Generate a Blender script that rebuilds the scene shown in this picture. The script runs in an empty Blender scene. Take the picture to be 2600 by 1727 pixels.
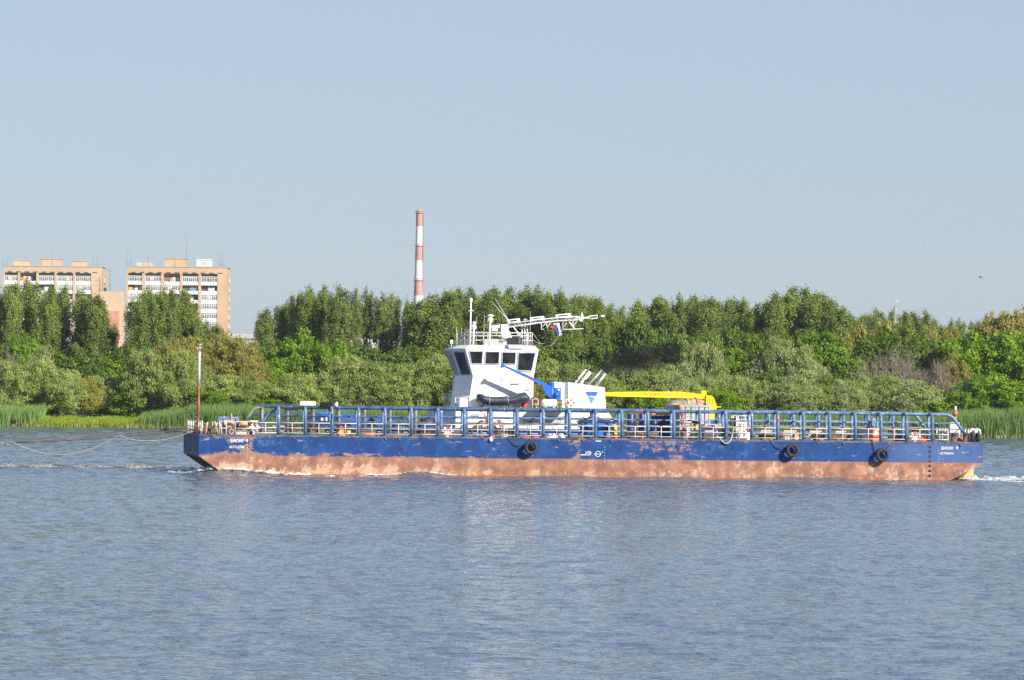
import bpy, math, random
import numpy as np
from mathutils import Vector, Matrix, noise as mnoise

random.seed(7)
RNG = np.random.default_rng(11)
SC = bpy.context.scene
COL = SC.collection
R = math.radians
PI = math.pi

# ------------------------------------------------------------------ camera, sky, sun, exposure
F = 12132.0; CX, CY = 1300.0, 863.5; RHO = 0.0118; HV = 120.5; EYE = 6.77
TH = math.atan(HV / F)
cam = bpy.data.cameras.new('camera')
cam.sensor_width = 36.0; cam.lens = 36.0 * F / 2600.0
cam.clip_start = 1.0; cam.clip_end = 30000.0
cam_o = bpy.data.objects.new('camera', cam); COL.objects.link(cam_o)
cam_o.matrix_world = Matrix.Translation((0, 0, EYE)) @ Matrix.Rotation(PI / 2 + TH, 4, 'X') @ Matrix.Rotation(RHO, 4, 'Z')
SC.camera = cam_o

SUN_EL, SUN_AZ = 30.0, 137.0          # azimuth clockwise from +Y
world = bpy.data.worlds.new('World'); SC.world = world; world.use_nodes = True
wn = world.node_tree.nodes; wl = world.node_tree.links
sky = wn.new('ShaderNodeTexSky'); sky.sky_type = 'NISHITA'; sky.sun_disc = False
sky.sun_elevation = R(SUN_EL); sky.sun_rotation = R(SUN_AZ)
sky.altitude = 0.0; sky.air_density = 1.0; sky.dust_density = 0.3; sky.ozone_density = 2.0
bg = wn['Background']; bg.inputs['Strength'].default_value = 0.08
tint = wn.new('ShaderNodeMix'); tint.data_type = 'RGBA'; tint.blend_type = 'MULTIPLY'; tint.inputs[0].default_value = 1.0
tint.inputs[7].default_value = (0.60, 0.66, 0.83, 1)      # the camera's cool white balance
wl.new(sky.outputs['Color'], tint.inputs[6])
milky = wn.new('ShaderNodeMix'); milky.data_type = 'RGBA'; milky.inputs[0].default_value = 0.6
milky.inputs[7].default_value = (3.20, 3.98, 4.98, 1)     # thin summer milkiness over the whole sky
wtc = wn.new('ShaderNodeTexCoord'); wsep = wn.new('ShaderNodeSeparateXYZ'); wl.new(wtc.outputs['Generated'], wsep.inputs[0])
wmr = wn.new('ShaderNodeMapRange'); wl.new(wsep.outputs[2], wmr.inputs[0])
for _i, _v in ((1, 0.08), (2, 0.65), (3, 0.62), (4, 0.05)): wmr.inputs[_i].default_value = _v
wl.new(wmr.outputs[0], milky.inputs[0])
wl.new(tint.outputs[2], milky.inputs[6]); wl.new(milky.outputs[2], bg.inputs['Color'])
sun = bpy.data.lights.new('sun', 'SUN'); sun.energy = 4.2; sun.angle = R(0.53); sun.color = (1.0, 0.94, 0.84)
sun_o = bpy.data.objects.new('sun', sun); COL.objects.link(sun_o)
sd = Vector((math.sin(R(SUN_AZ)) * math.cos(R(SUN_EL)), math.cos(R(SUN_AZ)) * math.cos(R(SUN_EL)), math.sin(R(SUN_EL))))
sun_o.rotation_euler = sd.to_track_quat('Z', 'Y').to_euler()
SC.view_settings.view_transform = 'Standard'; SC.view_settings.look = 'None'
SC.view_settings.gamma = 1.0; SC.view_settings.exposure = 0.8
SC.cycles.max_bounces = 6; SC.cycles.transparent_max_bounces = 8; SC.cycles.volume_bounces = 0
SC.cycles.use_denoising = False; SC.cycles.use_adaptive_sampling = False

# ------------------------------------------------------------------ measuring helpers (photo measurements -> metres at a known distance)
_cr, _sr, _ct, _st = math.cos(RHO), math.sin(RHO), math.cos(TH), math.sin(TH)
def ray(px, py):
    x = px - CX; y = py - CY
    u = x * _cr + y * _sr; v = -x * _sr + y * _cr
    return (u, F * _ct + v * _st, F * _st - v * _ct)
def W(px, py, Y):
    d = ray(px, py); k = Y / d[1]
    return Vector((d[0] * k, Y, EYE + d[2] * k))
PSI = R(8.26)                                     # heading of the barge
EX = (math.cos(PSI), math.sin(PSI)); EY = (-math.sin(PSI), math.cos(PSI))
BX, BY = -23.2747, 356.6212                       # near bow corner of the barge at the water
def A(px, py, yl):
    """barge coordinates (along, across, up) of a measured point lying yl metres inboard"""
    d = ray(px, py)
    k = (yl + BX * EY[0] + BY * EY[1]) / (d[0] * EY[0] + d[1] * EY[1])
    p = (d[0] * k - BX, d[1] * k - BY)
    return Vector((p[0] * EX[0] + p[1] * EX[1], yl, EYE + d[2] * k))
def to_world(v):
    return Vector((BX + v[0] * EX[0] + v[1] * EY[0], BY + v[0] * EX[1] + v[1] * EY[1], v[2]))

# ------------------------------------------------------------------ mesh builder
class MB:
    def __init__(s): s.v = []; s.f = []; s.mi = []; s.sm = []; s.cur = 0
    def add(s, vs, fs, smooth=False):
        o = len(s.v); s.v += [tuple(p) for p in vs]
        for f in fs: s.f.append(tuple(i + o for i in f)); s.mi.append(s.cur); s.sm.append(smooth)
        return s
    def box(s, a, b):
        x0, x1 = sorted((a[0], b[0])); y0, y1 = sorted((a[1], b[1])); z0, z1 = sorted((a[2], b[2]))
        return s.add([(x0,y0,z0),(x1,y0,z0),(x1,y1,z0),(x0,y1,z0),(x0,y0,z1),(x1,y0,z1),(x1,y1,z1),(x0,y1,z1)],
                     [(0,3,2,1),(4,5,6,7),(0,1,5,4),(1,2,6,5),(2,3,7,6),(3,0,4,7)])
    def hexa(s, lo, hi):
        n = len(lo)
        fs = [tuple(range(n))[::-1], tuple(range(n, 2 * n))] + [(i, (i + 1) % n, n + (i + 1) % n, n + i) for i in range(n)]
        return s.add(list(lo) + list(hi), fs)
    def prism_y(s, poly, y0, y1):
        """poly of (x, z), extruded across"""
        return s.hexa([(x, y0, z) for x, z in poly], [(x, y1, z) for x, z in poly])
    def tube(s, pts, r, n=8, cap=True, closed=False):
        pts = [Vector(p) for p in pts]; m = len(pts)
        rs = r if isinstance(r, (list, tuple)) else [r] * m
        vs = []; prev = None
        for i, p in enumerate(pts):
            if closed: t = (pts[(i + 1) % m] - pts[i - 1]).normalized()
            else: t = (pts[min(i + 1, m - 1)] - pts[max(i - 1, 0)]).normalized()
            if prev is None:
                a = Vector((0, 0, 1)) if abs(t.z) < 0.9 else Vector((1, 0, 0))
                u = t.cross(a).normalized()
            else:
                u = (prev - t * prev.dot(t)).normalized()
            prev = u; w = t.cross(u)
            for k in range(n):
                q = 2 * PI * k / n
                vs.append(p + (u * math.cos(q) + w * math.sin(q)) * rs[i])
        fs = []
        for i in range(m if closed else m - 1):
            j = (i + 1) % m
            for k in range(n):
                k2 = (k + 1) % n
                fs.append((i * n + k, i * n + k2, j * n + k2, j * n + k))
        s.add(vs, fs, True)
        if cap and not closed:
            o = len(s.v) - m * n
            s.f.append(tuple(o + k for k in range(n))[::-1]); s.mi.append(s.cur); s.sm.append(False)
            s.f.append(tuple(o + (m - 1) * n + k for k in range(n))); s.mi.append(s.cur); s.sm.append(False)
        return s
    def cyl(s, a, b, r0, r1=None, n=12): return s.tube([a, b], [r0, r0 if r1 is None else r1], n)
    def lathe(s, c, prof, n=16, axis='z', closed=False):
        vs = []; m = len(prof)
        for r, h in prof:
            for k in range(n):
                q = 2 * PI * k / n; x, y = r * math.cos(q), r * math.sin(q)
                d = (x, y, h) if axis == 'z' else ((x, h, y) if axis == 'y' else (h, x, y))
                vs.append((c[0] + d[0], c[1] + d[1], c[2] + d[2]))
        fs = []
        for i in range(m if closed else m - 1):
            j = (i + 1) % m
            for k in range(n):
                k2 = (k + 1) % n; fs.append((i*n+k, i*n+k2, j*n+k2, j*n+k))
        s.add(vs, fs, True)
        if not closed:
            o = len(s.v) - m * n
            for i in (0, m - 1):
                if prof[i][0] > 1e-4:
                    s.f.append(tuple(o + i*n + k for k in range(n))); s.mi.append(s.cur); s.sm.append(False)
        return s
    def torus(s, c, R0, r, axis='y', n=28, k=10, squash=1.0):
        prof = [(R0 + r * math.cos(2*PI*i/k), squash * r * math.sin(2*PI*i/k)) for i in range(k)]
        return s.lathe(c, prof, n, axis, closed=True)
    def ball(s, c, r, n=12, m=8, sz=1.0):
        prof = [(max(1e-5, r * math.sin(PI * i / m)), -r * sz * math.cos(PI * i / m)) for i in range(m + 1)]
        return s.lathe(c, prof, n, 'z')
    def quad(s, a, b, c, d): return s.add([a, b, c, d], [(0, 1, 2, 3)])
    def ibeam(s, a, b, w):                      # square bar between two points
        return s.tube([a, b], w * 0.7071, 4)
    def mesh(s, name, mats, base=(0, 0, 0)):
        me = bpy.data.meshes.new(name)
        b = Vector(base)
        me.from_pydata([(p[0]-b[0], p[1]-b[1], p[2]-b[2]) for p in s.v], [], s.f)
        for m in (mats if isinstance(mats, (list, tuple)) else [mats]): me.materials.append(m)
        me.polygons.foreach_set('material_index', s.mi)
        me.polygons.foreach_set('use_smooth', s.sm)
        me.update()
        return me

def np_mesh(name, V, Q, mat, smooth=False):
    me = bpy.data.meshes.new(name)
    V = np.asarray(V, np.float32); Q = np.asarray(Q, np.int32); n = Q.shape[1]
    me.vertices.add(len(V)); me.vertices.foreach_set('co', V.ravel())
    me.loops.add(Q.size); me.loops.foreach_set('vertex_index', Q.ravel())
    me.polygons.add(len(Q)); me.polygons.foreach_set('loop_start', np.arange(0, Q.size, n, dtype=np.int32))
    if smooth: me.polygons.foreach_set('use_smooth', np.ones(len(Q), bool))
    me.materials.append(mat)
    me.update(calc_edges=True); me.validate()
    return me

# ------------------------------------------------------------------ things, parts
def tag(o, label=None, cat=None, group=None, kind=None):
    if label: o['label'] = label
    if cat: o['category'] = cat
    if group: o['group'] = group
    if kind: o['kind'] = kind
    return o
class Thing:
    """an Empty at the base of the thing; parts are given in the same frame as base ('b' barge, 'w' world)"""
    def __init__(s, name, label, cat, base, group=None, frame='b'):
        s.base = Vector(base); s.frame = frame
        s.o = bpy.data.objects.new(name, None); COL.objects.link(s.o)
        s.o.empty_display_size = 0.3
        if frame == 'b': s.o.location = to_world(s.base); s.o.rotation_euler = (0, 0, PSI)
        else: s.o.location = s.base
        tag(s.o, label, cat, group)
    def part(s, name, mb, mats, parent=None, label=None):
        o = bpy.data.objects.new(name, mb.mesh(name, mats, s.base) if isinstance(mb, MB) else mb)
        COL.objects.link(o); o.parent = parent or s.o
        if label: o['label'] = label
        return o
def solo(name, label, cat, mb, mats, base, group=None, frame='b', kind=None):
    """a thing that is one mesh"""
    o = bpy.data.objects.new(name, mb.mesh(name, mats, base)); COL.objects.link(o)
    if frame == 'b': o.location = to_world(Vector(base)); o.rotation_euler = (0, 0, PSI)
    else: o.location = base
    return tag(o, label, cat, group, kind)
def setting(name, me, kind='structure', label=None):
    o = bpy.data.objects.new(name, me); COL.objects.link(o)
    return tag(o, label, None, None, kind)

# ------------------------------------------------------------------ materials
MATS = {}
def nodes_of(m):
    m.use_nodes = True
    nt = m.node_tree
    return nt, nt.nodes, nt.links, nt.nodes['Principled BSDF']
def sock(n, name): return n.inputs[name]
def mixrgb(nt, fac, a, b, blend='MIX'):
    n = nt.nodes.new('ShaderNodeMix'); n.data_type = 'RGBA'; n.blend_type = blend
    for i, val in ((0, fac), (6, a), (7, b)):
        if hasattr(val, 'is_output'): nt.links.new(val, n.inputs[i])
        elif i == 0: n.inputs[0].default_value = val
        else: n.inputs[i].default_value = (*val[:3], 1)
    return n.outputs[2]
def noise_tex(nt, vec, scale, detail=4, rough=0.55, dist=0.0):
    n = nt.nodes.new('ShaderNodeTexNoise'); n.inputs['Scale'].default_value = scale
    n.inputs['Detail'].default_value = detail; n.inputs['Roughness'].default_value = rough
    n.inputs['Distortion'].default_value = dist
    if vec is not None: nt.links.new(vec, n.inputs['Vector'])
    return n.outputs['Fac']
def mathn(nt, op, a, b=None, c=None, clamp=False):
    n = nt.nodes.new('ShaderNodeMath'); n.operation = op; n.use_clamp = clamp
    for i, val in enumerate((a, b, c)):
        if val is None: continue
        if hasattr(val, 'is_output'): nt.links.new(val, n.inputs[i])
        else: n.inputs[i].default_value = val
    return n.outputs[0]
def ramp(nt, fac, lo, hi, a=0.0, b=1.0, smooth=True):
    n = nt.nodes.new('ShaderNodeMapRange'); n.interpolation_type = 'SMOOTHSTEP' if smooth else 'LINEAR'
    nt.links.new(fac, n.inputs[0])
    n.inputs[1].default_value = lo; n.inputs[2].default_value = hi
    n.inputs[3].default_value = a; n.inputs[4].default_value = b
    return n.outputs[0]
def coords(nt, kind='Object', scale=(1, 1, 1)):
    t = nt.nodes.new('ShaderNodeTexCoord'); m = nt.nodes.new('ShaderNodeMapping')
    m.inputs['Scale'].default_value = scale
    nt.links.new(t.outputs[kind], m.inputs['Vector'])
    return m.outputs['Vector']
def sep(nt, vec):
    n = nt.nodes.new('ShaderNodeSeparateXYZ'); nt.links.new(vec, n.inputs[0]); return n.outputs
def bump(nt, p, h, strength, dist):
    b = nt.nodes.new('ShaderNodeBump'); b.inputs['Strength'].default_value = strength; b.inputs['Distance'].default_value = dist
    nt.links.new(h, b.inputs['Height']); nt.links.new(b.outputs['Normal'], p.inputs['Normal'])
def paint(name, col, rough=0.5, wear=None, amount=0.5, scale=3.0, metal=0.0, vary=0.12, bumpd=0.0, streak=1.0):
    """a painted or bare surface: slow tone changes plus worn patches of another colour"""
    if name in MATS: return MATS[name]
    m = bpy.data.materials.new(name); nt, N, L, p = nodes_of(m)
    v = coords(nt, 'Object', (1, 1, streak))
    n1 = noise_tex(nt, v, scale * 0.6, 3)
    dark = tuple(c * (1 - vary * 2) for c in col); lite = tuple(min(1, c * (1 + vary)) for c in col)
    c1 = mixrgb(nt, ramp(nt, n1, 0.3, 0.7), dark, lite)
    if wear:
        n2 = noise_tex(nt, v, scale * 1.7, 7, 0.65)
        th = 0.72 - 0.3 * amount
        c1 = mixrgb(nt, ramp(nt, n2, th, th + 0.08), c1, wear)
    L.new(c1, p.inputs['Base Color'])
    p.inputs['Roughness'].default_value = rough; p.inputs['Metallic'].default_value = metal
    if bumpd: bump(nt, p, noise_tex(nt, v, scale * 4, 4), 0.5, bumpd)
    MATS[name] = m
    return m
RUST = (0.20, 0.085, 0.04)
M_blue_tube = paint('weathered_blue_paint', (0.115, 0.205, 0.36), 0.5, (0.45, 0.49, 0.54), 0.50, 2.2, vary=0.22)
M_old_tube = paint('worn_grey_blue_paint', (0.20, 0.23, 0.27), 0.65, RUST, 0.6, 2.0, vary=0.25)
M_white = paint('white_ship_paint', (0.80, 0.80, 0.78), 0.4, (0.58, 0.49, 0.38), 0.30, 1.6, vary=0.035, streak=0.22)
M_railwhite = paint('white_rail_paint', (0.66, 0.64, 0.60), 0.5, (0.42, 0.30, 0.22), 0.4, 3.0, vary=0.06)
M_rust = paint('rusty_steel', (0.22, 0.11, 0.06), 0.8, (0.10, 0.06, 0.05), 0.6, 3.0, vary=0.3)
M_mastrust = paint('orange_rust', (0.42, 0.17, 0.06), 0.75, (0.62, 0.50, 0.38), 0.3, 2.5, vary=0.25)
M_brown = paint('brown_bollard_paint', (0.13, 0.085, 0.065), 0.7, (0.26, 0.17, 0.12), 0.6, 3.0, vary=0.2)
M_deck = paint('rusty_deck_plate', (0.24, 0.19, 0.15), 0.8, (0.36, 0.30, 0.24), 0.6, 0.7, vary=0.2)
M_rubber = paint('black_rubber', (0.030, 0.030, 0.032), 0.75, (0.075, 0.07, 0.065), 0.5, 5.0, vary=0.2, bumpd=0.01)
M_greyrubber = paint('dusty_rubber', (0.16, 0.135, 0.115), 0.85, (0.05, 0.045, 0.04), 0.55, 3.5, vary=0.25)
M_orange = paint('orange_plastic', (0.85, 0.16, 0.03), 0.45, (0.85, 0.55, 0.42), 0.25, 5.0, vary=0.08)
M_orangewood = paint('orange_wood', (0.75, 0.36, 0.12), 0.65, (0.55, 0.24, 0.08), 0.4, 3.0, vary=0.12)
M_yellow = paint('yellow_crane_paint', (0.90, 0.55, 0.004), 0.4, (0.70, 0.42, 0.02), 0.15, 2.0, vary=0.04)
M_yellowbox = paint('yellow_plastic', (0.85, 0.55, 0.06), 0.5)
M_cblue = paint('bright_blue_paint', (0.012, 0.13, 0.55), 0.4, (0.006, 0.05, 0.25), 0.3, 2.5, vary=0.1)
M_hullblue2 = paint('ship_hull_blue', (0.02, 0.13, 0.45), 0.45, (0.03, 0.18, 0.55), 0.4, 0.6, vary=0.12)
M_skip = paint('skip_blue_paint', (0.02, 0.19, 0.58), 0.5, (0.25, 0.15, 0.10), 0.2, 2.0, vary=0.12)
M_navy = paint('navy_plastic', (0.018, 0.035, 0.16), 0.4, vary=0.15)
M_grey = paint('container_grey', (0.45, 0.455, 0.45), 0.6, (0.24, 0.19, 0.16), 0.25, 1.5, vary=0.08)
M_dgrey = paint('dark_grey_steel', (0.07, 0.072, 0.076), 0.6, (0.16, 0.15, 0.14), 0.4, 3.0, vary=0.2)
M_lgrey = paint('light_grey_steel', (0.42, 0.43, 0.44), 0.5, (0.3, 0.27, 0.24), 0.3, 3.0)
M_black = paint('black_paint', (0.012, 0.012, 0.014), 0.5)
M_wood = paint('old_timber', (0.19, 0.115, 0.07), 0.8, (0.30, 0.21, 0.13), 0.5, 2.0, vary=0.25, streak=6)
M_plank = paint('pale_plank', (0.55, 0.46, 0.34), 0.75, (0.35, 0.27, 0.19), 0.5, 2.0)
M_rope = paint('pale_rope', (0.46, 0.38, 0.30), 0.85, (0.40, 0.32, 0.24), 0.5, 6.0)
M_greenrope = paint('faded_green_rope', (0.36, 0.42, 0.31), 0.85, (0.24, 0.28, 0.20), 0.5, 8.0, bumpd=0.02)
M_cable = paint('grey_steel_cable', (0.13, 0.105, 0.095), 0.7)
M_red = paint('red_paint', (0.55, 0.03, 0.02), 0.45)
M_green = paint('green_paint', (0.03, 0.17, 0.06), 0.5)
M_tarp = paint('dark_blue_tarpaulin', (0.035, 0.045, 0.072), 0.45, (0.08, 0.09, 0.12), 0.35, 2.5, vary=0.2, bumpd=0.05)
M_canvas = paint('striped_canvas', (0.45, 0.37, 0.30), 0.8, (0.14, 0.11, 0.09), 0.6, 2.2, vary=0.2, bumpd=0.06)
M_pinkcanvas = paint('red_brown_canvas', (0.55, 0.26, 0.19), 0.8, (0.35, 0.16, 0.10), 0.4, 2.5)
M_olive = paint('olive_paint', (0.22, 0.20, 0.06), 0.6)
M_steel = paint('galvanised_pipe', (0.40, 0.41, 0.42), 0.38, (0.28, 0.27, 0.26), 0.4, 2.0, metal=0.4)
def glass(name, col=(0.012, 0.014, 0.018), rough=0.06):
    m = bpy.data.materials.new(name); nt, N, L, p = nodes_of(m)
    c = mixrgb(nt, ramp(nt, noise_tex(nt, coords(nt), 1.3, 3), 0.35, 0.7), col, tuple(x * 2.6 for x in col))
    L.new(c, p.inputs['Base Color']); p.inputs['Roughness'].default_value = rough
    p.inputs['IOR'].default_value = 1.45
    return m
M_glass = glass('dark_window_glass')
M_flatglass = glass('far_window_glass', (0.10, 0.11, 0.12), 0.2)

def stained(name, base_fn):
    m = bpy.data.materials.new(name); nt, N, L, p = nodes_of(m); base_fn(nt, N, L, p); return m
def hull_nodes(nt, N, L, p):
    v = coords(nt); x, y, z = sep(nt, v)
    vx = coords(nt, 'Object', (1, 1, 1.0))
    vs = coords(nt, 'Object', (0.8, 1.0, 0.62))          # vertical streaks
    vh = coords(nt, 'Object', (0.34, 1.0, 1.5))          # horizontal scrapes
    n_slow = noise_tex(nt, v, 0.16, 3); n_mid = noise_tex(nt, v, 0.9, 6, 0.62); n_fine = noise_tex(nt, v, 4.2, 8, 0.74)
    n_str = noise_tex(nt, vs, 1.3, 5, 0.6); n_scr = noise_tex(nt, vh, 2.2, 6, 0.66)
    # blue topsides
    blue = mixrgb(nt, ramp(nt, n_mid, 0.35, 0.7), (0.005, 0.036, 0.155), (0.009, 0.064, 0.235))
    fade_stern = ramp(nt, x, 50.5, 55.0)
    blue = mixrgb(nt, mathn(nt, 'MULTIPLY', fade_stern, ramp(nt, n_slow, 0.2, 0.6)), blue, (0.06, 0.11, 0.27))
    blue = mixrgb(nt, mathn(nt, 'MULTIPLY', ramp(nt, n_str, 0.55, 0.72), 0.35), blue, (0.10, 0.20, 0.36))
    # rust zones on the blue: a big one amidships aft, one at the bow, the lower edge
    def bumpx(c, w): return mathn(nt, 'SUBTRACT', 1.0, ramp(nt, mathn(nt, 'ABSOLUTE', mathn(nt, 'SUBTRACT', x, c)), w * 0.3, w))
    zone = mathn(nt, 'MAXIMUM', mathn(nt, 'MULTIPLY', bumpx(35.2, 4.2), 0.085), mathn(nt, 'MULTIPLY', bumpx(3.0, 2.6), 0.09))
    zone = mathn(nt, 'ADD', zone, mathn(nt, 'MULTIPLY', bumpx(28.0, 2.0), 0.06))
    zone = mathn(nt, 'ADD', zone, ramp(nt, z, 2.6, 2.97, 0.0, 0.06))
    low = ramp(nt, z, 1.35, 1.95, 0.13, 0.0)
    low = mathn(nt, 'MULTIPLY', low, ramp(nt, x, 9.0, 30.0, 1.0, 0.15))
    r_in = mathn(nt, 'ADD', mathn(nt, 'ADD', mathn(nt, 'ADD', mathn(nt, 'ADD', mathn(nt, 'MULTIPLY', n_mid, 0.4), mathn(nt, 'MULTIPLY', n_fine, 0.25)), mathn(nt, 'MULTIPLY', n_scr, 0.35)), zone), low)
    rmask = ramp(nt, r_in, 0.582, 0.635)
    rustc = mixrgb(nt, n_fine, (0.12, 0.075, 0.07), (0.42, 0.25, 0.19))
    blue = mixrgb(nt, rmask, blue, rustc)
    scr = ramp(nt, n_scr, 0.60, 0.66)
    blue = mixrgb(nt, mathn(nt, 'MULTIPLY', scr, 0.7), blue, (0.40, 0.29, 0.25))
    # red-brown underwater paint with cream weed-scoured patches
    red = mixrgb(nt, ramp(nt, n_mid, 0.35, 0.68), (0.22, 0.102, 0.068), (0.40, 0.20, 0.125))
    red = mixrgb(nt, ramp(nt, n_str, 0.5, 0.7, 0.0, 0.6), red, (0.29, 0.185, 0.15))
    cream_in = mathn(nt, 'ADD', mathn(nt, 'ADD', mathn(nt, 'MULTIPLY', n_str, 0.34), mathn(nt, 'MULTIPLY', n_mid, 0.26)), mathn(nt, 'MULTIPLY', n_fine, 0.40))
    cream_in = mathn(nt, 'ADD', cream_in, mathn(nt, 'MULTIPLY', ramp(nt, z, 0.15, 1.15, 0.085, 0.0), ramp(nt, x, 14.0, 40.0, 1.0, 0.35)))
    cream_in = mathn(nt, 'ADD', cream_in, ramp(nt, x, 4.0, 30.0, 0.045, 0.0))
    cream_in = mathn(nt, 'ADD', cream_in, ramp(nt, x, 22.0, 40.0, 0.0, 0.042))
    cream = ramp(nt, cream_in, 0.56, 0.625)
    red = mixrgb(nt, mathn(nt, 'MULTIPLY', cream, 0.85), red, (0.53, 0.36, 0.235))
    dk = ramp(nt, mathn(nt, 'ADD', mathn(nt, 'MULTIPLY', n_scr, 0.6), mathn(nt, 'MULTIPLY', n_fine, 0.4)), 0.60, 0.64)
    red = mixrgb(nt, mathn(nt, 'MULTIPLY', dk, 0.8), red, (0.10, 0.055, 0.045))
    wl_ = mathn(nt, 'ADD', z, mathn(nt, 'MULTIPLY', n_mid, 0.14))
    red = mixrgb(nt, ramp(nt, wl_, 0.14, 0.26, 0.8, 0.0), red, (0.34, 0.10, 0.03))
    red = mixrgb(nt, ramp(nt, wl_, 0.06, 0.13, 0.9, 0.0), red, (0.08, 0.075, 0.02))
    edge = mathn(nt, 'ADD', z, mathn(nt, 'MULTIPLY', mathn(nt, 'SUBTRACT', mathn(nt, 'ADD', mathn(nt, 'MULTIPLY', n_mid, 0.6), mathn(nt, 'MULTIPLY', n_fine, 0.4)), 0.5), ramp(nt, x, 4.0, 34.0, 0.7, 0.22)))
    c = mixrgb(nt, ramp(nt, edge, 1.39, 1.45), red, blue)
    L.new(c, p.inputs['Base Color']); p.inputs['Roughness'].default_value = 0.6; p.inputs['Specular IOR Level'].default_value = 0.25
    hgt = mathn(nt, 'ADD', mathn(nt, 'MULTIPLY', n_mid, 1.0), mathn(nt, 'MULTIPLY', noise_tex(nt, vs, 0.8, 2), 1.5))
    bump(nt, p, hgt, 0.6, 0.05)
M_hull = stained('barge_hull_paint', hull_nodes)

def leaf_mat(name, c1, c2, trans=0.35, tip=None):
    m = bpy.data.materials.new(name); nt, N, L, p = nodes_of(m)
    g = nt.nodes.new('ShaderNodeNewGeometry'); oi = nt.nodes.new('ShaderNodeObjectInfo')
    n1 = noise_tex(nt, g.outputs['Position'], 0.55, 3)
    f = mathn(nt, 'ADD', mathn(nt, 'MULTIPLY', ramp(nt, n1, 0.3, 0.7), 0.5), mathn(nt, 'MULTIPLY', g.outputs['Random Per Island'], 0.5))
    c = mixrgb(nt, f, c1, c2)
    c = mixrgb(nt, mathn(nt, 'MULTIPLY', oi.outputs['Random'], 0.35), c, tuple(x * 0.55 for x in c1))
    if tip: c = mixrgb(nt, ramp(nt, g.outputs['Random Per Island'], 0.90, 0.95), c, tip)
    L.new(c, p.inputs['Base Color']); p.inputs['Roughness'].default_value = 0.55
    p.inputs['Specular IOR Level'].default_value = 0.25
    t = N.new('ShaderNodeBsdfTranslucent'); L.new(mixrgb(nt, 0.5, c, (c2[0] * 1.6, c2[1] * 1.6, c2[2]) ), t.inputs['Color'])
    mx = N.new('ShaderNodeMixShader'); mx.inputs[0].default_value = trans
    L.new(p.outputs[0], mx.inputs[1]); L.new(t.outputs[0], mx.inputs[2])
    L.new(mx.outputs[0], N['Material Output'].inputs['Surface'])
    return m
M_poplar = leaf_mat('poplar_leaves', (0.080, 0.135, 0.024), (0.34, 0.41, 0.085), 0.24)
M_poplarlight = leaf_mat('yellow_green_leaves', (0.26, 0.25, 0.05), (0.50, 0.45, 0.12), 0.32)
M_willow = leaf_mat('willow_leaves', (0.155, 0.22, 0.045), (0.46, 0.53, 0.15), 0.27)
M_olivetree = leaf_mat('olive_leaves', (0.21, 0.215, 0.04), (0.48, 0.44, 0.10), 0.32)
M_greywillow = leaf_mat('silvery_leaves', (0.19, 0.24, 0.08), (0.47, 0.53, 0.22), 0.32)
M_bright = leaf_mat('bright_green_leaves', (0.10, 0.21, 0.008), (0.32, 0.47, 0.025), 0.32)
M_darkgreen = leaf_mat('dark_green_leaves', (0.065, 0.13, 0.014), (0.23, 0.33, 0.04), 0.30)
M_reed = leaf_mat('reed_leaves', (0.14, 0.25, 0.06), (0.34, 0.47, 0.15), 0.35)
M_reeddry = leaf_mat('dry_reed_stems', (0.26, 0.21, 0.10), (0.42, 0.34, 0.18), 0.2)
M_grass = leaf_mat('bank_grass_blades', (0.22, 0.31, 0.02), (0.42, 0.52, 0.05), 0.35)
M_bark = paint('grey_bark', (0.17, 0.14, 0.11), 0.9, (0.28, 0.24, 0.20), 0.5, 2.0, vary=0.25)
M_deadbark = paint('pale_dead_wood', (0.30, 0.24, 0.19), 0.9, (0.40, 0.33, 0.27), 0.5, 1.0, vary=0.2)
# ================================================================== SETTING: water
_wr = np.random.default_rng(5)
_WAVES = []
for i in range(56):
    lam = 0.72 * (2.6 / 0.72) ** ((i / 55.0) ** 1.3)
    ang = _wr.normal(R(-100), 0.60)
    _WAVES.append((2 * PI / lam, ang, _wr.uniform(0, 2 * PI), 0.0100 * lam ** 0.75 * _wr.uniform(0.5, 1.2)))
def wave_h(X, Y):
    h = np.zeros_like(X)
    gust = 0.72 + 0.38 * np.sin(X * 0.021 + 0.6 * np.sin(Y * 0.013)) * np.sin(Y * 0.047 + 0.9) + 0.2 * np.sin(Y * 0.11 + X * 0.03)
    for k, a, ph, am in _WAVES:
        h += am * np.sin(k * (X * math.cos(a) + Y * math.sin(a)) + ph)
    sg = 0.045; h = sg * (np.exp(np.clip(0.75 * h / sg, -3, 1.8)) - 1)      # sharp crests, flat troughs
    h = h * 0.18 * np.clip(gust, 0.75, 1.25)
    far = np.clip((Y - 250.0) / 170.0, 0, 1)                                 # the open reach is choppier than the lee near the quay
    for i in range(22):
        lam = 2.4 * (7.0 / 2.4) ** (i / 21.0); a = R(-100) + 1.1 * math.sin(i * 2.4); k = 2 * PI / lam
        h = h + far * 0.0042 * lam * np.sin(k * (X * math.cos(a) + Y * math.sin(a)) + i * 1.7)
    return h
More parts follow.
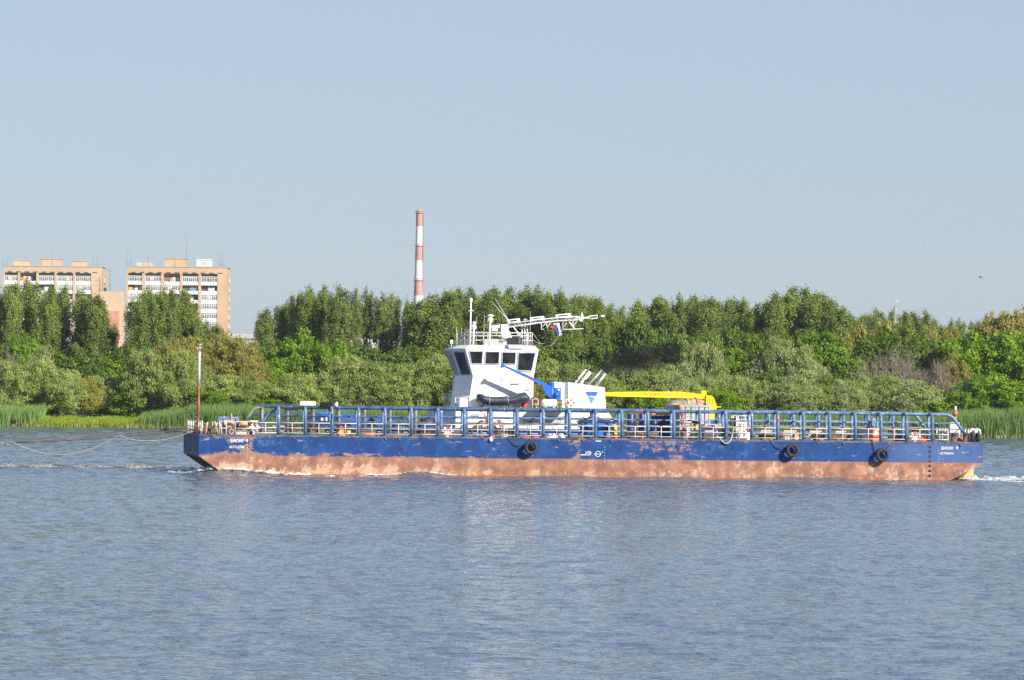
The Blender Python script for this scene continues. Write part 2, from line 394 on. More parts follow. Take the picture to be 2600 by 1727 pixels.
def hull_wave(X, Y):
    xl = (X - BX) * EX[0] + (Y - BY) * EX[1]; d = -((X - BX) * EY[0] + (Y - BY) * EY[1])
    near = np.exp(-np.clip(d, 0, 99) / 2.2) * (d > -1.0) * (xl > -2) * (xl < 66)
    h = near * (0.16 * np.cos(2 * PI * (xl - 3.0) / 13.5) * np.exp(-np.clip(xl, 0, 60) / 60))
    h += 0.30 * np.exp(-((xl - 3.2) / 2.2) ** 2 - (d / 1.3) ** 2)            # bow wave
    for xc, dc, am, wx, wd in ((47.5, 0.9, 0.24, 4.2, 0.75), (58.0, 2.4, 0.14, 4.5, 0.9), (36, 0.8, 0.18, 4.0, 0.8), (15.8, 0.8, 0.20, 3.0, 0.8), (25.5, 0.8, 0.2, 3.0, 0.8)):
        h += am * np.exp(-((xl - xc) / wx) ** 2 - ((d - dc) / wd) ** 2)
    ywk = 379.0 + 0.02 * (X + 40)
    h += 0.22 * np.exp(-((Y - ywk) / 4.0) ** 2) * np.clip((-22 - X) / 6, 0, 1) * np.sin(X * 1.3 + Y * 0.9) * np.sin(Y * 1.7 - X * 0.5)
    return h
def build_water():
    xs = np.concatenate([[-1500, -900, -500, -220, -150, -110, -95], np.arange(-86, 86.01, 0.30), [95, 110, 150, 220, 500, 900, 1500]])
    ys = np.concatenate([np.array([-80, -20, 30, 60, 80, 90]), np.arange(96, 200, 0.18), np.arange(200, 345, 0.34), np.arange(345, 392, 0.22), np.arange(392, 732, 1.0)])
    X, Y = np.meshgrid(xs, ys)
    Z = wave_h(X, Y) + hull_wave(X, Y)
    Z[:, :5] = 0; Z[:, -5:] = 0; Z[:4] = 0
    Z *= np.clip((724.0 - Y) / 40.0, 0.15, 1)
    V = np.stack([X, Y, Z], -1).reshape(-1, 3)
    ny, nx = X.shape
    I = np.arange(ny * nx).reshape(ny, nx)
    Q = np.stack([I[:-1, :-1], I[:-1, 1:], I[1:, 1:], I[1:, :-1]], -1).reshape(-1, 4)
    m = bpy.data.materials.new('river_water'); nt, N, L, p = nodes_of(m)
    g = nt.nodes.new('ShaderNodeNewGeometry'); pos = g.outputs['Position']
    mp = nt.nodes.new('ShaderNodeMapping'); mp.inputs['Scale'].default_value = (1, 0.8, 1); L.new(pos, mp.inputs[0])
    pv = mp.outputs[0]
    x, y, z = sep(nt, pos)
    # silty churned strip left by the tug ahead
    dy = mathn(nt, 'ABSOLUTE', mathn(nt, 'SUBTRACT', y, 379.0))
    churn = mathn(nt, 'MULTIPLY', ramp(nt, dy, 3.0, 9.0, 1, 0), ramp(nt, x, -27.0, -19.0, 1, 0))
    base = mixrgb(nt, ramp(nt, noise_tex(nt, pos, 0.02, 3), 0.35, 0.65), (0.078, 0.110, 0.148), (0.094, 0.130, 0.168))
    base = mixrgb(nt, mathn(nt, 'MULTIPLY', churn, 0.85), base, (0.085, 0.08, 0.058))
    L.new(base, p.inputs['Base Color'])
    p.inputs['Roughness'].default_value = 0.06; p.inputs['IOR'].default_value = 1.333
    gust = ramp(nt, noise_tex(nt, pos, 0.03, 4), 0.33, 0.67, 0.9, 1.2)
    gust = mathn(nt, 'MULTIPLY', gust, mathn(nt, 'ADD', 1.0, mathn(nt, 'MULTIPLY', churn, 2.2)))
    r1 = ramp(nt, noise_tex(nt, pv, 1.25, 3, 0.5), 0.50, 0.80)          # sparse steeper wavelets
    r2 = ramp(nt, noise_tex(nt, pv, 3.4, 3, 0.5), 0.46, 0.80)           # small ripples
    r3 = noise_tex(nt, pv, 10.0, 2, 0.5)
    hgt = mathn(nt, 'ADD', mathn(nt, 'MULTIPLY', r1, 0.062), mathn(nt, 'MULTIPLY', r2, 0.050))
    gust = mathn(nt, 'MULTIPLY', gust, ramp(nt, y, 250.0, 430.0, 1.0, 1.5))
    hgt = mathn(nt, 'ADD', mathn(nt, 'MULTIPLY', hgt, gust), mathn(nt, 'MULTIPLY', r3, 0.006))
    bump(nt, p, hgt, 1.0, 1.0)
    setting('water', np_mesh('water', V, Q, m, True))
build_water()

def foam(name, label, pts, width, height, mat, seed, dense=1.0):
    """a lumpy band of foam along a polyline of (x, y) points, riding on the water surface"""
    P = [Vector((p[0], p[1], 0)) for p in pts]; L_ = [0]
    for i in range(len(P) - 1): L_.append(L_[-1] + (P[i + 1] - P[i]).length)
    nu = max(8, int(L_[-1] / 0.11)); nv = 16; us = np.linspace(0, L_[-1], nu)
    cx = np.interp(us, L_, [p.x for p in P]); cy = np.interp(us, L_, [p.y for p in P])
    w = np.interp(us, L_, [width[0]] * 1 + list(np.linspace(width[0], width[1], len(P)))[1:])
    tx, ty = np.gradient(cx), np.gradient(cy); n = np.hypot(tx, ty); nxv, nyv = -ty / n, tx / n
    V = np.linspace(-1, 1, nv); X = cx[:, None] + nxv[:, None] * w[:, None] * V; Y = cy[:, None] + nyv[:, None] * w[:, None] * V
    end = np.clip(np.minimum(us, L_[-1] - us) / max(.6, L_[-1] * .12), 0, 1)
    env = (1 - np.abs(V)[None, :] ** 1.7) * end[:, None]
    N1 = np.array([[mnoise.fractal(Vector((x * 2.2, y * 2.2, seed)), .8, 2.1, 4) for x, y in zip(rx, ry)] for rx, ry in zip(X, Y)])
    N2 = np.array([[mnoise.noise(Vector((x * .7, y * .9, seed + 9))) for x, y in zip(rx, ry)] for rx, ry in zip(X, Y)])
    cov = np.clip(env * dense + .55 * N2 + .25 * N1 - .35, 0, 1)
    Z = wave_h(X, Y) + hull_wave(X, Y) - .03 + env * height * np.clip(.45 + .55 * N1 + .4 * N2, .05, 1.3) + .02
    me = np_mesh(name, np.stack([X, Y, Z], -1).reshape(-1, 3), np.stack([(I := np.arange(nu * nv).reshape(nu, nv))[:-1, :-1], I[1:, :-1], I[1:, 1:], I[:-1, 1:]], -1).reshape(-1, 4), mat, True)
    at = me.attributes.new('cover', 'FLOAT', 'POINT'); at.data.foreach_set('value', cov.astype(np.float32).ravel())
    return setting(name, me, 'stuff', label)
def foam_material(name, c1, c2, thick=1.0):
    m = bpy.data.materials.new(name); nt, N, L, p = nodes_of(m)
    g = nt.nodes.new('ShaderNodeNewGeometry'); at = nt.nodes.new('ShaderNodeAttribute'); at.attribute_name = 'cover'
    fine = noise_tex(nt, g.outputs['Position'], 5.5, 5, 0.65)
    L.new(mixrgb(nt, ramp(nt, fine, 0.35, 0.65), c1, c2), p.inputs['Base Color']); p.inputs['Roughness'].default_value = 0.7
    al = ramp(nt, mathn(nt, 'ADD', at.outputs['Fac'], mathn(nt, 'MULTIPLY', mathn(nt, 'SUBTRACT', fine, 0.5), 1.3)), 0.10, 0.62, 0.0, thick)
    L.new(mathn(nt, 'MULTIPLY', al, ramp(nt, at.outputs['Fac'], 0.0, 0.12)), p.inputs['Alpha'])
    return m
M_foam = foam_material('white_foam', (0.50, 0.51, 0.48), (0.80, 0.80, 0.77))
M_siltfoam = foam_material('silty_foam', (0.15, 0.14, 0.11), (0.50, 0.49, 0.45), 0.85)
M_spray = foam_material('thin_spray', (0.50, 0.53, 0.55), (0.72, 0.74, 0.75), 0.65)
def BW(x, d): return to_world((x, -d, 0))
foam('bow_foam', 'white bow wave foam curling under the front of the barge', [BW(1.2, .1), BW(2.6, .35), BW(4.4, .4), BW(7.0, .4), BW(9.0, .45)], (.55, .30), .36, M_foam, 3, 1.25)
foam('side_foam', 'thin white foam streak along the waterline near the bow', [BW(8.6, .4), BW(12, .35), BW(15, .35), BW(20, .4)], (.32, .25), .20, M_foam, 4, 1.15)
foam('crest_foam', 'short foam crest on the water beside the mid hull', [BW(22.0, .45), BW(24.5, .45)], (.28, .2), .10, M_foam, 6, 1.1)
foam('small_foam', 'small broken foam crest below the middle tyre fender', [BW(41.4, .8), BW(43.6, .75)], (.4, .3), .14, M_foam, 7, 1.15)
foam('small_foam', 'small broken foam crest beside the rear part of the hull', [BW(51.8, .9), BW(54.4, .9)], (.45, .35), .20, M_foam, 5, 1.25)
foam('stern_foam', 'churned white foam trailing from the stern of the barge', [BW(57.6, -.4), BW(59.5, -1.2), BW(62, -2.0), BW(66, -3.2), BW(74, -5.0)], (1.3, 4.2), .62, M_foam, 8, 1.6)
foam('stern_foam', 'flat foam streak drifting on the near side of the stern wake', [BW(58.4, .6), BW(61, .5), BW(66, .8)], (.5, .9), .10, M_foam, 12, .95)
foam('wake_foam', 'brownish churned foam of the towing wake ahead of the barge', [(-50, 379), (-36, 379.3), (-29, 379.6), (-24, 380)], (4.0, 2.2), .14, M_siltfoam, 9, 1.0)
foam('bow_spray', 'pale spray thrown up below the raked bow', [BW(-2.2, -3.0), BW(-.2, -1.6), BW(1.8, -.3)], (1.3, .9), .55, M_spray, 10, 1.2)

# ================================================================== SETTING: far bank
def build_bank():
    xs = np.concatenate([[-1500, -1000, -600, -300, -200], np.arange(-120, 121, 3.0), [200, 300, 600, 1000, 1500]])
    ys = np.array([716, 722, 724.5, 727, 730, 735, 741, 748, 756, 768, 785, 810, 860, 1000, 1400, 1800, 2600, 3300, 4000.])
    zs = np.array([-1.6, -0.5, 0.05, 0.3, 0.45, 0.7, 1.0, 1.3, 1.6, 1.8, 2.0, 2.0, 2.0, 2.2, 2.5, 2.6, 2.6, 2.6, 2.6])
    X, Y = np.meshgrid(xs, ys); Z = np.repeat(zs[:, None], len(xs), 1)
    Z = Z + 0.12 * np.sin(X * 0.31) * np.sin(Y * 0.23) * (Y < 800)
    Y = Y + np.where(Y < 740, 1.1 * np.sin(X * 0.17) + 0.6 * np.sin(X * 0.43), 0)
    V = np.stack([X, Y, Z], -1).reshape(-1, 3); ny, nx = X.shape
    I = np.arange(ny * nx).reshape(ny, nx)
    Q = np.stack([I[:-1, :-1], I[:-1, 1:], I[1:, 1:], I[1:, :-1]], -1).reshape(-1, 4)
    m = bpy.data.materials.new('bank_earth'); nt, N, L, p = nodes_of(m)
    g = nt.nodes.new('ShaderNodeNewGeometry')
    c = mixrgb(nt, ramp(nt, noise_tex(nt, g.outputs['Position'], 0.3, 5), 0.35, 0.65), (0.06, 0.055, 0.03), (0.06, 0.085, 0.025))
    L.new(c, p.inputs['Base Color']); p.inputs['Roughness'].default_value = 0.95
    setting('ground', np_mesh('ground', V, Q, m, True))
build_bank()
def ground_z(Y):
    return float(np.interp(Y, [724.5, 727, 730, 735, 741, 748, 756, 768, 785, 1400, 2200], [0.05, .3, .45, .7, 1.0, 1.3, 1.6, 1.8, 2.0, 2.5, 2.6]))

def blades(n, xr, yr, hfun, w, lean, seed, z0=None):
    rg = np.random.default_rng(seed)
    X = rg.uniform(*xr, n); Y = yr[0] + (yr[1] - yr[0]) * rg.uniform(0, 1, n) ** 1.3
    # clumpy density
    keep = np.array([mnoise.noise(Vector((a * 0.55, b * 0.55, seed))) for a, b in zip(X, Y)]) > -0.28
    X, Y = X[keep], Y[keep]; n = len(X)
    Zb = np.interp(Y, [716, 722, 724.5, 727, 730, 735, 741], [-1.6, -.5, 0.0, .2, .35, .6, .9])
    Hh = hfun(X) * rg.uniform(0.62, 1.08, n) * (0.88 + 0.18 * np.array([mnoise.noise(Vector((a * 0.3, seed, 0))) for a in X]))
    a = rg.uniform(0, 2 * PI, n); dx = np.cos(a) * w * 0.5; dy = np.sin(a) * w * 0.5
    la = rg.uniform(0, 2 * PI, n); lr = rg.uniform(0.0, lean, n) * Hh
    lx, ly = np.cos(la) * lr + 0.05 * Hh, np.sin(la) * lr
    B = np.stack([X, Y, Zb - 0.1], -1); D = np.stack([dx, dy, 0 * dx], -1)
    Mid = np.stack([X + lx * .35, Y + ly * .35, Zb + Hh * .6], -1)
    T = np.stack([X + lx, Y + ly, Zb + Hh], -1)
    V = np.concatenate([B - D, B + D, Mid + D, Mid - D, T + D * .15, T - D * .15])
    i = np.arange(n)
    Q = np.concatenate([np.stack([i, i + n, i + 2*n, i + 3*n], -1), np.stack([i + 3*n, i + 2*n, i + 4*n, i + 5*n], -1)])
    return V, Q
def reed_h(X):
    h = np.interp(X, [-95, -72, -69, -60, -57, -52, -46, -30, 30, 62, 70, 76, 95], [2.9, 2.8, 1.7, 1.2, 1.7, 2.6, 3.4, 3.3, 3.2, 3.2, 3.8, 4.6, 4.8])
    return h * 1.12
def reed_patch(name, label, x0, x1, n, seed):
    V, Q = blades(n, (x0, x1), (723.2, 735), reed_h, 0.085, 0.30, seed)
    setting(name, np_mesh(name, V, Q, M_reed), 'stuff', label)
reed_patch('reeds', 'green reed bed at the water edge left of the grassy gap', -100, -71.5, 22000, 21)
reed_patch('reeds', 'long green reed bed along the far bank behind the barge', -56.5, 66, 95000, 22)
reed_patch('reeds', 'tall green reeds at the water edge beyond the stern', 66, 105, 38000, 23)
V, Q = blades(9000, (-100, 105), (722.6, 725.5), lambda X: 0.95 + 0 * X, 0.13, 0.12, 24)
setting('dry_reeds', np_mesh('dry_reeds', V, Q, M_reeddry), 'stuff', 'dry yellow reed stems standing along the waterline')
V, Q = blades(16000, (-74, -54), (723.0, 737), lambda X: 1.15 + 0 * X, 0.16, 0.25, 25)
setting('grass', np_mesh('grass', V, Q, M_grass), 'stuff', 'bright yellow green grass strip between the reed beds')

# ================================================================== trees
def rand_unit(rg, n):
    v = rg.normal(size=(n, 3)); return v / np.linalg.norm(v, axis=1)[:, None]
def leaf_quads(rg, P, out, size, asp, droop=0.0):
    n = len(P)
    t = rand_unit(rg, n); t[:, 2] -= droop * 2.2; t /= np.linalg.norm(t, axis=1)[:, None]
    nn = rand_unit(rg, n) + 1.5 * out + np.array([0, 0, 0.45])
    nn -= t * np.sum(nn * t, 1)[:, None]; nn /= np.linalg.norm(nn, axis=1)[:, None] + 1e-9
    b = np.cross(nn, t)
    s = size * rg.uniform(0.6, 1.35, n)[:, None]
    V = np.concatenate([P - t * s * asp * .5, P + b * s * .5, P + t * s * asp * .5, P - b * s * .5])
    i = np.arange(n)
    return V, np.stack([i, i + n, i + 2 * n, i + 3 * n], -1)
def crown_clumps(rg, lobes, nclump, nleaf, csize, shell):
    """lobes: list of (centre, half sizes); clumps sit in the outer shell of each lobe"""
    C, O = [], []
    vol = np.array([l[1][0] * l[1][1] * l[1][2] for l in lobes]) ** 0.67; vol /= vol.sum()
    for (c, hs), f in zip(lobes, vol):
        k = max(4, int(nclump * f)); u = rand_unit(rg, k)
        rr = rg.uniform(shell, 1.0, k)[:, None] * (1 + 0.22 * rg.normal(size=(k, 1)) * (rg.uniform(size=(k, 1)) < 0.35))
        C.append(np.array(c) + u * rr * np.array(hs)); O.append(u)
    C = np.concatenate(C); O = np.concatenate(O)
    P = np.repeat(C, nleaf, 0) + rg.normal(size=(len(C) * nleaf, 3)) * np.array([csize, csize, csize * 0.8])
    return P, np.repeat(O, nleaf, 0)
def trunk_mesh(name, H, r, limbs, mat, seed):
    rg = random.Random(seed); mb = MB()
    p = [Vector((rg.uniform(-.12, .12), rg.uniform(-.12, .12), H * i / 6)) for i in range(7)]; p[0].z = -0.5
    mb.tube(p, [r * (1 - 0.14 * i) for i in range(7)], 7)
    for k in range(limbs):
        a = rg.uniform(0, 6.28); z = H * rg.uniform(0.2, 0.8); l = H * rg.uniform(0.15, 0.35)
        s = p[0].lerp(p[-1], z / H)
        mb.tube([s, s + Vector((math.cos(a) * l * .5, math.sin(a) * l * .5, l * .5)), s + Vector((math.cos(a) * l * .9, math.sin(a) * l * .9, l * 1.1))], [r * .4, r * .25, r * .08], 5)
    return mb.mesh(name, mat)
def mk_poplar(seed, mat=M_poplar, thin=1.0):
    """a fastigiate crown: an irregular column of upright sprays ending in several spires"""
    rg = np.random.default_rng(seed); n = int(520 * thin)
    C, O = [], []
    while len(C) < n:
        z = rg.uniform(1.2, 20.0); a = rg.uniform(0, 2 * PI); f = z / 20
        env = min(1, .45 + f * 2.2) * (1.0 if f < .78 else max(.05, 1 - ((f - .78) / .22) ** 2.4 * .45))
        w = mnoise.noise(Vector((math.cos(a) * 1.3, math.sin(a) * 1.3 + seed, z * .16))); w2 = mnoise.noise(Vector((math.cos(a) * 2.6, math.sin(a) * 2.6 + seed, z * .42)))
        rad = 1.9 * env * (1 + .42 * w + .38 * w2)
        r = rad * rg.uniform(.45, 1.0) if rg.random() < .75 else rad * rg.uniform(0, .5)
        spire = 20 - 3.4 * max(0, .42 + mnoise.noise(Vector((r * math.cos(a) * 1.05, r * math.sin(a) * 1.05, seed * 3.1))))
        if z > spire: continue
        if mnoise.noise(Vector((r * math.cos(a) * .8, r * math.sin(a) * .8 + seed * 7, z * .45))) < -.22: continue
        C.append((r * math.cos(a), r * math.sin(a), z)); O.append((math.cos(a), math.sin(a), .3))
    C = np.array(C); O = np.array(O); k = 62
    P = np.repeat(C, k, 0) + rg.normal(size=(n * k, 3)) * np.array([.26, .26, .42])
    return leaf_quads(rg, P, np.repeat(O, k, 0) * .8, 0.175, 1.4), mat
def dome_lobes(rg, H, Wd, n, z0, lr, sq=0.9):
    lobes = [((0, 0, H * .52), (Wd * .30, Wd * .30, H * .36))]
    for k in range(n):
        a = 2 * PI * (k * 0.618) + rg.uniform(-.4, .4); e = math.asin(min(1, max(-.4, rg.uniform(-0.35, 1.0))))
        x = math.cos(a) * math.cos(e) * Wd * .34; y = math.sin(a) * math.cos(e) * Wd * .34
        z = z0 + (H - z0) * (.42 + .42 * math.sin(e)); q = lr * rg.uniform(.7, 1.3)
        z = min(z, H - q * sq * .9)
        lobes.append(((x, y, max(z, q * .6)), (q, q, q * sq)))
    return lobes
def mk_willow(seed, mat):
    rg = np.random.default_rng(seed)
    P, O = crown_clumps(rg, dome_lobes(rg, 10, 8.5, 24, 0.3, 1.25, 1.0), 440, 40, 0.30, 0.72)
    P[:, 2] = np.abs(P[:, 2])
    return leaf_quads(rg, P, O, 0.125, 3.2, 0.55), mat
def mk_broad(seed, mat):
    rg = np.random.default_rng(seed)
    P, O = crown_clumps(rg, dome_lobes(rg, 12, 9.5, 26, 1.0, 1.35, .85), 420, 32, 0.30, 0.74)
    return leaf_quads(rg, P, O, 0.28, 1.3, 0.1), mat
def mk_dead(seed):
    rg = random.Random(seed); mb = MB()
    def grow(p, d, l, r, lev):
        q = p + d * l * .5 + Vector((rg.uniform(-.1, .1), rg.uniform(-.1, .1), .05)) * l; e = q + (d + Vector((rg.uniform(-.25, .25), rg.uniform(-.25, .25), rg.uniform(-.05, .25)))).normalized() * l * .5
        mb.tube([p, q, e], [r, r * .8, r * .55], 5 if lev < 2 else 3, cap=False)
        if lev >= 5: return
        for k in range(3 if lev < 4 else 4):
            nd = (d + Vector((rg.uniform(-1, 1), rg.uniform(-1, 1), rg.uniform(-.25, .75))) * .75).normalized()
            grow(p.lerp(e, rg.uniform(.45, 1)), nd, l * rg.uniform(.58, .8), r * .55, lev + 1)
    for k in range(4):
        a = k * 1.6 + rg.uniform(-.3, .3)
        grow(Vector((0, 0, -.3)), Vector((math.cos(a) * .55, math.sin(a) * .55, 1)).normalized(), 3.4, .17, 0)
    return mb
KINDS = {}
def register(kind, makers, Href, Wref, name, trunk):
    ms = []
    for i, mk in enumerate(makers):
        (V, Q), mat = mk()
        zt = np.percentile(V[:, 2], 99.7); V[:, 2] *= Href / zt
        wx = np.percentile(np.abs(V[:, 0]), 98) * 2; V[:, :2] *= Wref / wx
        ms.append((np_mesh('crown', V, Q, mat), trunk_mesh('trunk', *trunk, 100 + i)))
    KINDS[kind] = (ms, Href, Wref, name)
register('poplar', [lambda s=s: mk_poplar(s) for s in (1, 2, 3, 4, 5)], 20, 4.2, 'poplar_tree', (16, .20, 0, M_bark))
register('thinpoplar', [lambda s=s: mk_poplar(s, M_poplar, .62) for s in (6, 7)], 20, 4.2, 'poplar_tree', (16, .20, 2, M_bark))
register('yellowtree', [lambda s=s: mk_broad(s, M_poplarlight) for s in (8, 9)], 12, 8, 'leafy_tree', (9, .25, 6, M_bark))
register('willow', [lambda s=s: mk_willow(s, M_willow) for s in (11, 12, 13)], 10, 8.5, 'willow_tree', (6, .25, 6, M_bark))
register('olive', [lambda s=s: mk_willow(s, M_olivetree) for s in (14, 15)], 10, 8.5, 'willow_tree', (6, .25, 6, M_bark))
register('silver', [lambda s=s: mk_willow(s, M_greywillow) for s in (16, 17)], 10, 8.5, 'willow_tree', (6, .25, 6, M_bark))
register('bright', [lambda s=s: mk_broad(s, M_bright) for s in (21, 22, 23)], 12, 9.5, 'leafy_tree', (8, .28, 6, M_bark))
register('dark', [lambda s=s: mk_broad(s, M_darkgreen) for s in (24, 25, 26)], 12, 9.5, 'leafy_tree', (8, .28, 6, M_bark))
PHRASE = {'poplar': ('tall dark green poplar', 'tall dark green poplars'), 'thinpoplar': ('thin see-through poplar', 'thin see-through poplars'),
          'yellowtree': ('yellowish leafy tree', 'yellowish leafy trees'), 'willow': ('grey green willow', 'grey green willows'),
          'olive': ('olive brown willow', 'olive brown willows'), 'silver': ('pale silvery willow', 'pale silvery willows'),
          'bright': ('bright green leafy tree', 'bright green leafy trees'), 'dark': ('dark green bushy tree', 'dark green bushy trees'),
          'dead': ('bare grey tree', 'bare grey trees')}
PLACES = [(-200, 265, 'in front of the left apartment block'), (265, 330, 'by the gap between the apartment blocks'),
          (330, 590, 'in front of the right apartment block'), (590, 700, 'just right of the apartment blocks'),
          (700, 880, 'between the apartment blocks and the chimney'), (880, 1035, 'just left of the striped chimney'),
          (1035, 1120, 'below the striped chimney'), (1120, 1260, 'behind the front of the wheelhouse'), (1260, 1400, 'behind the rear of the wheelhouse'),
          (1400, 1560, 'behind the folded mast and exhausts'), (1560, 1700, 'above the yellow crane arm'), (1700, 1830, 'above the grey container'),
          (1830, 1960, 'just right of the yellow crane'), (1960, 2150, 'left of the pointed tower'), (2150, 2320, 'below the pointed tower'),
          (2320, 2450, 'just right of the pointed tower'), (2450, 2900, 'at the right end of the far bank')]
TREES = []          # (kind, px, top, width px, Y)
def row(kind, Y, items, jit=4):
    for px, top, w in items: TREES.append((kind, px, top, w, Y + random.uniform(-jit, jit)))
row('poplar', 785, [(4, 745, 50), (32, 724, 56), (80, 718, 58), (126, 730, 52), (158, 729, 50), (212, 741, 56), (243, 758, 46), (274, 815, 50),
    (351, 764, 48), (380, 741, 52), (404, 738, 50), (434, 741, 48), (465, 741, 52), (486, 772, 46), (505, 806, 44), (542, 829, 56),
    (671, 788, 60), (722, 773, 44), (757, 749, 54), (793, 738, 56), (826, 732, 50), (864, 734, 54),
    (1043, 769, 50), (1078, 754, 62), (1116, 763, 46), (1143, 741, 50), (1172, 738, 52), (1207, 738, 50), (1243, 736, 52), (1280, 737, 50), (1318, 738, 52), (1348, 738, 48),
    (1384, 747, 50), (1408, 745, 44), (1440, 753, 52), (1468, 753, 46), (1507, 759, 50), (1528, 767, 44),
    (1622, 768, 52), (1655, 764, 44), (1686, 759, 48), (1716, 757, 46), (1745, 760, 46), (1768, 761, 44), (1792, 762, 46), (1817, 763, 44), (1844, 767, 46), (1870, 763, 46), (1892, 770, 40), (1913, 776, 40),
    (1936, 775, 44), (1966, 748, 54), (1996, 736, 58), (2040, 737, 60), (2068, 748, 46), (2098, 752, 56), (2126, 770, 44)], 7)
row('thinpoplar', 790, [(904, 738, 48), (930, 738, 46), (972, 752, 46), (996, 752, 50), (1553, 776, 44), (1582, 782, 42), (140, 745, 44), (262, 775, 44)])
row('poplar', 1000, [(2158, 800, 36), (2182, 806, 34), (2200, 803, 32), (2228, 791, 44), (2258, 796, 34), (2296, 796, 36), (2318, 797, 34), (2347, 795, 38), (2374, 814, 32), (2396, 830, 32)], 10)
row('thinpoplar', 960, [(2418, 814, 34), (2436, 814, 30), (2466, 820, 36), (2486, 820, 36)], 6)
row('yellowtree', 860, [(2510, 808, 70), (2546, 805, 84), (2596, 797, 80), (2640, 800, 90)])
row('yellowtree', 812, [(2176, 838, 84), (2246, 824, 80)])
row('olive', 800, [(2130, 836, 90), (2290, 838, 90), (2360, 842, 100), (2420, 842, 80)])
# middle rows
row('bright', 757, [(38, 860, 84), (68, 856, 70), (283, 898, 96), (752, 842, 100), (716, 897, 96), (690, 915, 90), (814, 872, 66), (853, 872, 84), (770, 905, 90),
    (2114, 852, 130), (2165, 915, 90), (2457, 852, 140), (2551, 851, 150), (2640, 850, 140), (1842, 890, 150), (1905, 905, 110)])
row('dark', 762, [(194, 880, 120), (240, 905, 90), (0, 880, 60), (330, 880, 100), (470, 870, 100), (545, 860, 90), (620, 880, 100), (655, 880, 90), (905, 885, 110), (950, 892, 110), (1010, 890, 110), (1080, 885, 110), (1150, 882, 110), (1225, 880, 110),
    (1290, 880, 110), (1350, 880, 110), (1400, 888, 100), (1450, 880, 90), (1500, 888, 90), (1532, 862, 90), (1614, 820, 112), (1582, 840, 80), (1655, 842, 84), (1700, 868, 90), (1740, 860, 110), (1790, 850, 90), (1845, 848, 92), (1884, 840, 100), (1935, 850, 90),
    (1940, 905, 90), (2050, 848, 110), (2095, 900, 90), (2240, 846, 130), (2300, 838, 130), (2350, 870, 100), (2410, 868, 110), (2500, 872, 110), (2590, 890, 120), (2430, 930, 110), (2520, 950, 120)])
row('olive', 752, [(568, 858, 170), (612, 866, 120), (485, 862, 130), (2420, 905, 90)])
row('silver', 750, [(109, 888, 70), (1985, 866, 150), (2040, 885, 110), (1640, 900, 100), (1780, 872, 120)])
# water's edge rows
row('willow', 739, [(-10, 930, 110), (18, 925, 120), (97, 920, 130), (150, 940, 90), (184, 943, 100), (255, 958, 110), (302, 960, 100), (350, 940, 100), (372, 893, 120), (415, 910, 110), (455, 900, 120), (500, 930, 110), (560, 955, 110), (610, 960, 100), (655, 970, 100),
    (753, 951, 120), (828, 951, 110), (896, 909, 130), (957, 923, 120), (1012, 929, 110), (1058, 932, 110), (1118, 908, 120), (1175, 925, 110),
    (1340, 935, 110), (1404, 919, 120), (1466, 928, 110), (1530, 950, 110), (1670, 945, 110), (1739, 965, 110), (1800, 960, 110), (1872, 957, 110), (1925, 970, 100), (2196, 960, 100), (2246, 955, 100)], 3)
row('silver', 738, [(1590, 928, 120), (1697, 928, 110), (2003, 958, 130), (2050, 965, 100), (2140, 968, 110), (2322, 969, 130)], 2)
row('olive', 738, [(434, 868, 110), (225, 960, 90)], 2)
row('bright', 736, [(330, 985, 80), (540, 985, 90), (690, 985, 90), (1560, 970, 90), (1640, 985, 90), (1840, 985, 90), (1975, 990, 90), (2095, 985, 90), (2360, 985, 100), (2480, 955, 100), (2570, 970, 120), (2420, 1000, 90)], 2)
row('dark', 742.5, [(45, 965, 80), (132, 1000, 70), (272, 1000, 70), (442, 955, 90), (592, 975, 80), (800, 985, 80), (985, 985, 80), (1090, 970, 90), (1420, 985, 80), (1510, 975, 90), (1622, 975, 80), (1760, 990, 80), (1960, 940, 90), (2112, 960, 90), (2282, 985, 80)], 1)  # dark bushes added to stand for the shaded gaps between the trees
DEAD = [(2270, 862, 150), (2340, 905, 110), (2392, 905, 100), (30, 862, 40)]
deadm = [(mk_dead(31), None), (mk_dead(33), None)]
def mk_deadmesh(mb):
    V = np.array([tuple(p) for p in mb.v]); h = V[:, 2].max(); w = np.percentile(np.abs(V[:, 0]), 98) * 2
    mb.v = [(p[0] * 8 / w, p[1] * 8 / w, p[2] * 9 / h) for p in V]
    return mb.mesh('branches', M_deadbark)
dead_meshes = [mk_deadmesh(m[0]) for m in deadm]
for d in DEAD: TREES.append(('dead', d[0], d[1], d[2], 747))
def place_of(px):
    for a, b, t in PLACES:
        if a <= px < b: return t
    return PLACES[0][2] if px < 0 else PLACES[-1][2]
ORD = ['first', 'second', 'third', 'fourth', 'fifth', 'sixth', 'seventh', 'eighth', 'ninth', 'tenth', 'eleventh', 'twelfth']
CARD = ['', 'one', 'two', 'three', 'four', 'five', 'six', 'seven', 'eight', 'nine', 'ten', 'eleven', 'twelve']
DEPTH = lambda k, Y: '' if k in ('poplar', 'thinpoplar', 'yellowtree', 'dead') else (' at the waterside' if Y < 745 else ' in the middle row')
buckets = {}
for t in TREES: buckets.setdefault((t[0], t[4] < 745, t[4] > 900, place_of(t[1])), []).append(t)
